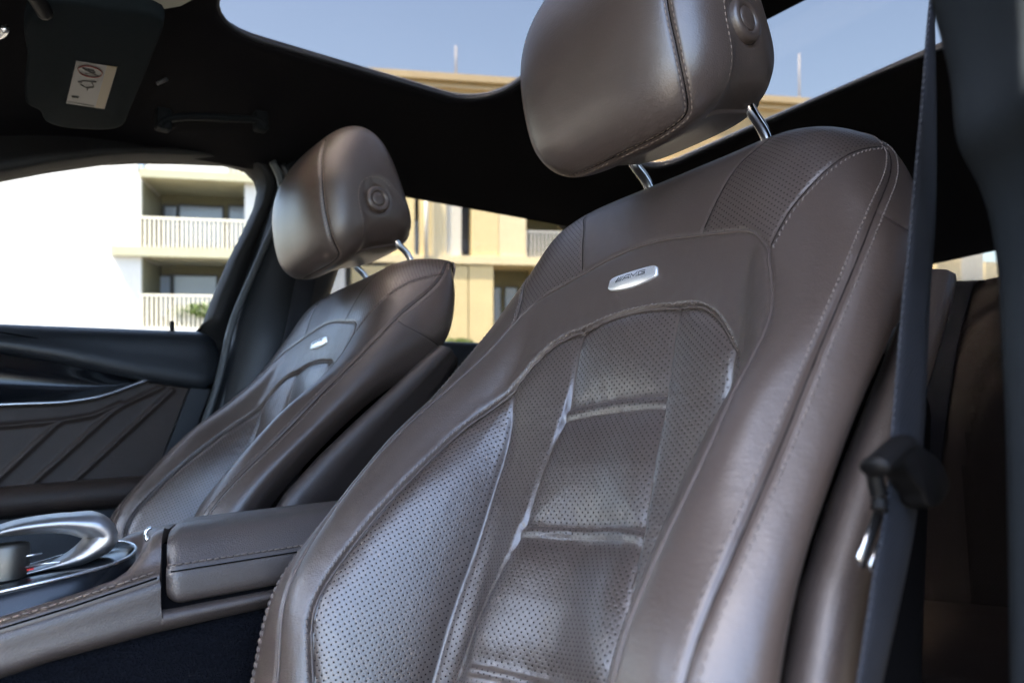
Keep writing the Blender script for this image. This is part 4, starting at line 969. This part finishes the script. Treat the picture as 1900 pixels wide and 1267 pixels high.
# ==================================================================== NEAR SEAT BELT
belt = Thing('seat_belt', 'wide blue-black belt running down in front of the near door pillar', 'seat belt', (.40, .16, -.1))
LE = [(1734, -60), (1726, 0), (1716, 110), (1705, 243), (1694, 354), (1683, 477), (1674, 558), (1662.5, 696), (1652.6, 814), (1650, 881), (1643, 948), (1626, 1033), (1609.5, 1138), (1590.5, 1267), (1570, 1390)]
RE = [(1737, -60), (1733, 0), (1735, 110), (1737, 243), (1736, 376), (1731, 477), (1725.6, 545), (1719.7, 690), (1712, 825), (1706, 890), (1702, 948), (1684, 1045), (1662, 1150), (1635, 1267), (1610, 1390)]
YL = np.interp(range(15), [0, 3, 8, 14], [.150, .160, .172, .165])
Lp = np.array([onY(*p, y) for p, y in zip(LE, YL)])
Rp = []
for l, p in zip(Lp, RE):                               # right edge: 46 mm away from the left edge along its ray
    d = ray(*p); bq = [(abs(np.linalg.norm(d * t_ - l) - .046), t_) for t_ in np.linspace(.2, 1.2, 2001) if (d * t_)[0] >= l[0] - .004]; Rp.append(d * min(bq)[1])
Rp = np.array(Rp); Lc, Rc = curve(Lp, 120), curve(Rp, 120)
for k in range(20):
    for E_ in (Lc, Rc): E_[1:-1] = (E_[:-2] + 2 * E_[1:-1] + E_[2:]) / 4
Pm = (Lc + Rc) / 2; vf, uv = strap(Pm, np.linalg.norm(Rc - Lc, axis=1) / 2, .0008, Rc - Lc)
belt.part('webbing', vf, 'belt_webbing', uv=uv)
# buckle tongue with its black guide and two bright metal blades
def gpx(x, y): return (x / 3.959 + 1580, y / 3.959 + 780)
gY = .163
go = [(150, 345), (345, 165), (395, 158), (470, 205), (550, 260), (615, 340), (655, 440), (655, 520), (610, 600), (530, 650), (485, 620), (455, 540), (400, 470), (355, 405), (300, 355), (200, 372), (155, 375)]
gq = np.array([onY(*gpx(*p), gY) for p in go]); gq = densify(gq, .003); c0 = gq.mean(0); rg = []
for k, dy in ((.93, -.005), (.98, -.004), (1.0, -.002), (1.0, .003), (.98, .006), (.92, .007)): q_ = c0 + (gq - c0) * k; q_[:, 1] = gY + dy; rg.append(q_)
n = len(gq); V = np.vstack(rg); F = gridF(len(rg), n, True).tolist() + [list(range(n))[::-1], list(range((len(rg) - 1) * n, len(rg) * n))]
tng = belt.part('tongue', (V, F), 'black_plastic')
belt.part('slot_bar', tube(curve(np.array([onY(*gpx(*p), gY - .012) for p in [(165, 345), (250, 270), (330, 200), (380, 170)]]), 20), .0045, 12, up=(0, 1, 0), ry=.0065), 'black_plastic', parent=tng)
belt.part('arm', tube(curve(np.array([onY(*gpx(*p), gY + .004) for p in [(160, 370), (185, 480), (205, 580), (205, 660)]]), 20), .0040, 8), 'black_plastic', parent=tng)
for a_, b_, rr in (((200, 680), (62, 1045), .0038), ((215, 915), (150, 1100), .0040)):
    belt.part('metal_blade', tube(np.array([onY(*gpx(*a_), gY + .012), onY(*gpx(*b_), gY + .012)]), rr, 8, up=(0, 1, 0), ry=.0015), 'satin_silver', parent=tng)

# ==================================================================== REAR BENCH
ben = Thing('rear_bench', 'shade-darkened brown rear bench back, seen in shadow between belt and near pillar', 'car seat', (1.5, .6, -.3))
ys = np.linspace(.13, 1.45, 160); vs = np.linspace(0, 1, 120)
Yg, Vg = np.meshgrid(ys, vs, indexing='ij'); Zg = -.40 + Vg * .66; Xg = 1.34 + (Zg + .40) * .30
# three places; each has a recessed padded field
e1 = np.minimum(np.minimum(np.abs(Yg - .66), np.abs(Yg - .93)), 1); Xg += .012 * np.exp(-(e1 / .02) ** 2)
def inset(yc, hw, zt): return ((np.abs(Yg - yc) / hw) ** 2.6 + np.clip((Zg + .25) / (zt + .25), 0, 3) ** 2.6) ** (1 / 2.6)
for yc in (.38, 1.19):
    q_ = inset(yc, .20, .19); Xg += .008 * np.exp(-((q_ - 1) / .03) ** 2); q2 = inset(yc, .13, .11); Xg += .008 * np.exp(-((q2 - 1) / .04) ** 2)
Xg += np.where(Vg > .93, ((Vg - .93) / .07) ** 2 * .07, 0); Zg = Zg - np.where(Vg > .97, ((Vg - .97) / .03) ** 2 * .01, 0)
V = np.stack([Xg, Yg, Zg], -1).reshape(-1, 3); uvb = np.stack([Yg, Zg], -1).reshape(-1, 2); Fb = gridF(160, 120)
fa, fb2 = [(inset(yc, .13, .11) < 1)[:-1, :-1].ravel() for yc in (.38, 1.19)]
for nm, k, mat in (('backrest', ~(fa | fb2), 'leather_rear_shaded'), ('perforated_field', fa, 'leather_rear_shaded_perforated'), ('perforated_field', fb2, 'leather_rear_shaded_perforated')):
    f = Fb[k]; used, inv = np.unique(f.ravel(), return_inverse=True); ben.part(nm, (V[used], inv.reshape(-1, 4)), mat, uv=uvb[used])
V, F = rbox((.92, .13, -.48), (1.42, 1.44, -.30), .06); ben.part('cushion', (V, F), 'leather_rear_shaded')
rb_ = []
for p in [(1778, 528), (1768, 560), (1754, 610), (1738, 690), (1724, 790), (1712, 880)]:
    q_ = onX(*p, 1.5)
    for _ in range(4): q_ = onX(*p, 1.34 + (q_[2] + .40) * .30 - .008)
    rb_.append(q_)
rb_ = np.array(rb_); rb_ = np.vstack([rb_[0] + (.05, -.012, .004), rb_])
vf, uv = strap(curve(rb_, 40), .028, .001, (0, 1, .2))
rbelt = Thing('seat_belt', 'black belt lying down the dark rear bench back', 'seat belt', rb_.mean(0)); rbelt.part('webbing', vf, 'belt_dark', uv=uv)

# ==================================================================== BUILDINGS OUTSIDE (world frame: X right, Y away, Z up)
def local_frame(px0, D0_, px1, D1_):
    """facade line through two picture columns at the given distances -> base point and angle"""
    a = np.array([(px0 - 950) / FPX * D0_, D0_]); b = np.array([(px1 - 950) / FPX * D1_, D1_]); d = (b - a) / np.linalg.norm(b - a)
    return a, d
class Facade:
    def __init__(s, name, label, px0, D0_, px1, D1_, group=None):
        s.a, s.d = local_frame(px0, D0_, px1, D1_); ang = math.atan2(s.d[1], s.d[0])
        s.t = Thing(name, label, 'building', (s.a[0], s.a[1], 0), car=False, rotz=ang); s.t.base = np.zeros(3); s.px = lambda x, y, dep=0: s.hit(x, y, dep)
        s.n = np.array([-s.d[1], s.d[0]])              # pointing away from the camera
    def hit(s, x, y, dep=0):
        """facade coordinates (along, height) of a picture point on the plane dep metres behind the front"""
        r = np.array([(x - 950) / FPX, 1.0]); p0 = s.a + s.n * dep; t = (p0 @ s.n) / (r @ s.n)
        return (r * t - s.a) @ s.d, H + (633.5 - y) / FPX * t
    def slab(s, name, x0, y0, x1, y1, f, b, mat, parent=None, ref=0, **kw):
        """box whose front face, at depth f, covers the picture rectangle; reaches back to depth b"""
        xm = (x0 + x1) / 2; a0, _ = s.hit(x0, y0, f); a1, _ = s.hit(x1, y0, f); _, z1 = s.hit(xm, y0, f); _, z0 = s.hit(xm, y1, f)
        return s.t.part(name, box((a0, f, z0), (a1, b, z1)), mat, parent, smooth=False, **kw)
    def bars(s, name, x0, y0, x1, y1, f, mat, pitch=.082, w=.036):
        a0, z1 = s.hit(x0, y0, f); a1, _ = s.hit(x1, y0, f); _, z0 = s.hit(x0, y1, f); vf = [box((a, f, z0), (a + w, f + .03, z1)) for a in np.arange(a0, a1, pitch)]
        vf.append(box((a0, f - .006, z1 - .01), (a1, f + .036, z1 + .03))); vf.append(box((a0, f - .006, z0 - .02), (a1, f + .036, z0 + .01)))
        return s.t.part(name, join(*vf), mat, smooth=False, stuff=True)
    def window(s, x0, y0, x1, y1, f, frame=6):
        w = s.slab('window', x0 - frame, y0 - frame, x1 + frame, y1 + frame, f, f + .12, 'frame_dark'); s.slab('pane', x0, y0, x1, y1, f - .012, f + .05, 'pane_blue', parent=w); return w

bA = Facade('balcony_house', 'white plastered house with recessed railed balconies, seen through the far front window', 100, 14.0, 480, 14.9)
bA.slab('pier', 206, 235, 262, 700, 0, 3.2, 'plaster_white'); bA.slab('gable_wall', -500, 225, 206, 760, .35, 3.4, 'plaster_white')
bA.slab('pier', 454, 345, 640, 466, .05, 3.2, 'plaster_white'); bA.slab('pier', 446, 478, 640, 700, .05, 3.2, 'plaster_white')
bA.slab('upper_wall', 268, 235, 423, 322, -.02, 3.0, 'plaster_white')
bA.window(258, 245, 266, 318, -.03, 2)
bA.bars('railing', 424, 250, 640, 322, .02, 'rail_tan'); bA.slab('balcony_back', 423, 235, 640, 322, 1.5, 1.7, 'olive_recess_shade')
for (yt, yb_, xl) in ((322, 337, 258), (462, 479, 206)):
    bA.slab('balcony_slab', xl, yt, 640, yb_, -.12, 3.0, 'slab_bounce_tint')
bA.slab('balcony_slab', 250, 608, 640, 640, -.12, 3.0, 'plaster_white')
for yt, yb_, yw0, yw1, xo in ((337, 462, 384, 445, 0), (479, 608, 513, 575, -11)):
    bA.slab('balcony_back', 262, yt - 6, 470, yb_ + 20, 1.75, 1.9, 'olive_recess_shade')
    a0_, z1_ = bA.hit(262, yt, .02); _, z0_ = bA.hit(262, yb_ + 10, .02); bA.t.part('shade_lining', box((a0_, .03, z0_), (a0_ + .03, 1.75, z1_)), 'olive_recess_shade', smooth=False)  # thin added sheet whose colour stands for shade on the pier's inner side
    bA.window(334 + xo, yw0, 412 + xo, yw1 + 12, 1.70, 4); bA.window(426 + xo, yw0, 462 + xo, yw1 + 12, 1.70, 4); bA.window(306 + xo, yw0, 326 + xo, yw1 + 12, 1.66, 4)
bA.bars('railing', 258, 404, 454, 462, -.08, 'rail_tan'); bA.bars('railing', 262, 548, 446, 608, -.08, 'rail_tan')
def bush(name, label, px, py, D_, r, n, mat='leaf', group=None, flat=.6):
    c = np.array([(px - 950) / FPX * D_, D_, H + (633.5 - py) / FPX * D_]); vf = []
    for k in range(n):
        d = RNG.normal(size=3); d /= np.linalg.norm(d); p = d * r * RNG.uniform(.3, 1) ** .5 * np.array([1.3, .7, flat]) + c
        a = RNG.normal(size=3); a /= np.linalg.norm(a); b = np.cross(a, RNG.normal(size=3)); b /= np.linalg.norm(b); L = r * RNG.uniform(.12, .22)
        vf.append((np.array([p - a * L, p + b * L * .45, p + a * L, p - b * L * .45]), [[0, 1, 2, 3]]))
    t = Thing(name, label, 'plant', c - np.array([0, 0, r]), car=False, group=group); t.part('foliage', join(*vf), mat, smooth=False, stuff=True)
    st = np.array([c + (0, 0, -r), c]); t.part('stem', tube(st, .01, 6), 'olive_recess_shade')
bush('potted_plant', 'yellow-green plant behind the lower balcony rail, left of two', 337, 578, 14.6, .24, 420)
bush('potted_plant', 'darker round plant behind the lower balcony rail, right of two', 372, 576, 14.6, .26, 420)

bB = Facade('clad_building', 'tan metal-clad apartment building seen through the far rear window', 690, 18.0, 1440, 20.05)
bB.slab('core', 560, 156, 1600, 760, 1.6, 9, 'metal_tan')
bB.slab('roof_edge', 480, 150, 1600, 162, -.05, 9, 'metal_tan_light')
bB.slab('attic_band', 480, 162, 1600, 300, .10, 2.0, 'metal_tan')
bB.slab('ledge', 480, 172, 1600, 176, -.02, .3, 'metal_tan_light')
bB.slab('floor_slab', 480, 478, 1600, 493, -.06, 2.0, 'metal_tan_light')
for x0, x1, y0, y1 in ((660, 716, 300, 478), (718, 769, 300, 478), (778, 800, 300, 478), (801, 827, 300, 478), (875, 925, 300, 478), (926, 976, 300, 478), (1062, 1120, 300, 478), (1122, 1200, 300, 478), (1202, 1290, 300, 478),
                       (652, 716, 493, 700), (718, 812, 493, 700), (814, 868, 493, 700), (870, 915, 493, 700), (1004, 1100, 493, 700)):
    bB.slab('cladding_panel', x0, y0, x1, y1, 0, 1.7, 'metal_tan' if (x0 // 10) % 2 else 'metal_tan_light')
bB.slab('slot_window', 769, 350, 778, 410, .35, .5, 'frame_dark'); bB.slab('slot_window', 769, 410, 778, 478, .35, .5, 'pane_blue')
bB.slab('shutter', 827, 362, 856, 486, .05, .4, 'door_pale'); bB.slab('reveal', 856, 300, 875, 478, .55, .7, 'frame_dark'); bB.slab('lintel', 827, 300, 875, 362, .02, .6, 'olive_recess_shade')
dp = [bB.hit(791, y, -.12) for y in (320, 490)]; bB.t.part('drain_pipe', tube(np.array([(dp[0][0], -.12, dp[0][1]), (dp[1][0], -.12, dp[1][1])]), .05, 10, up=(0, 1, 0)), 'rail_paint')
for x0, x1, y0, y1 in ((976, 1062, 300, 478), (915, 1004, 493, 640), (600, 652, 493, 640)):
    bB.slab('loggia_back', x0, y0, x1, y1, 1.45, 1.6, 'olive_recess_shade')
bB.slab('loggia_soffit', 976, 300, 1062, 384, .02, 1.5, 'olive_recess_shade')
bB.bars('railing', 977, 430, 1062, 478, .03, 'rail_paint', pitch=.10); bB.window(1040, 395, 1058, 470, 1.40, 2)
bB.window(917, 534, 928, 600, 1.40, 2); bB.window(938, 534, 958, 600, 1.40, 2); bB.window(610, 520, 622, 600, 1.40, 2)
bush('shrub', 'low yellow-green shrub at the foot of the tan building', 850, 640, 17.0, .32, 500, flat=.5)
bC = Facade('slatted_house', 'far house with upright tan slats and a pale wall, seen through the rear window', 1700, 24.0, 1870, 25.0)
bC.slab('pale_wall', 1784, 380, 1824, 640, 0, 4, 'door_pale'); bC.slab('base_wall', 1600, 380, 1784, 640, .2, 4, 'metal_tan')
for k in range(11): bC.slab('slat', 1738 + k * 4.2, 380, 1740.6 + k * 4.2, 640, .02, .2, 'metal_tan_light')
bC.slab('side_wing', 1829, 489, 1990, 640, 1.0, 5, 'metal_tan_light'); bC.slab('dark_gap', 1822, 486, 1829, 640, 1.5, 4, 'frame_dark')
# thin masts on the roof
for px_, y0, y1, lb in ((846, 86, 150, 'thin pale mast above the roof edge, seen through the front glass roof pane'), (1483, 100, 200, 'thin pale mast seen through the rear glass roof pane, beside the near headrest')):
    a0, z0 = bB.hit(px_, y1, 1.0); _, z1 = bB.hit(px_, y0, 1.0); pw = np.array([*(bB.a + bB.d * a0 + bB.n * 1.0), 0])
    single('roof_mast', tube(np.array([pw + (0, 0, z0), pw + (0, 0, z1)]), .026, 8, up=(0, 1, 0)), 'mast_grey', lb, 'mast', base=pw + (0, 0, z0), car=False, group='roof masts')
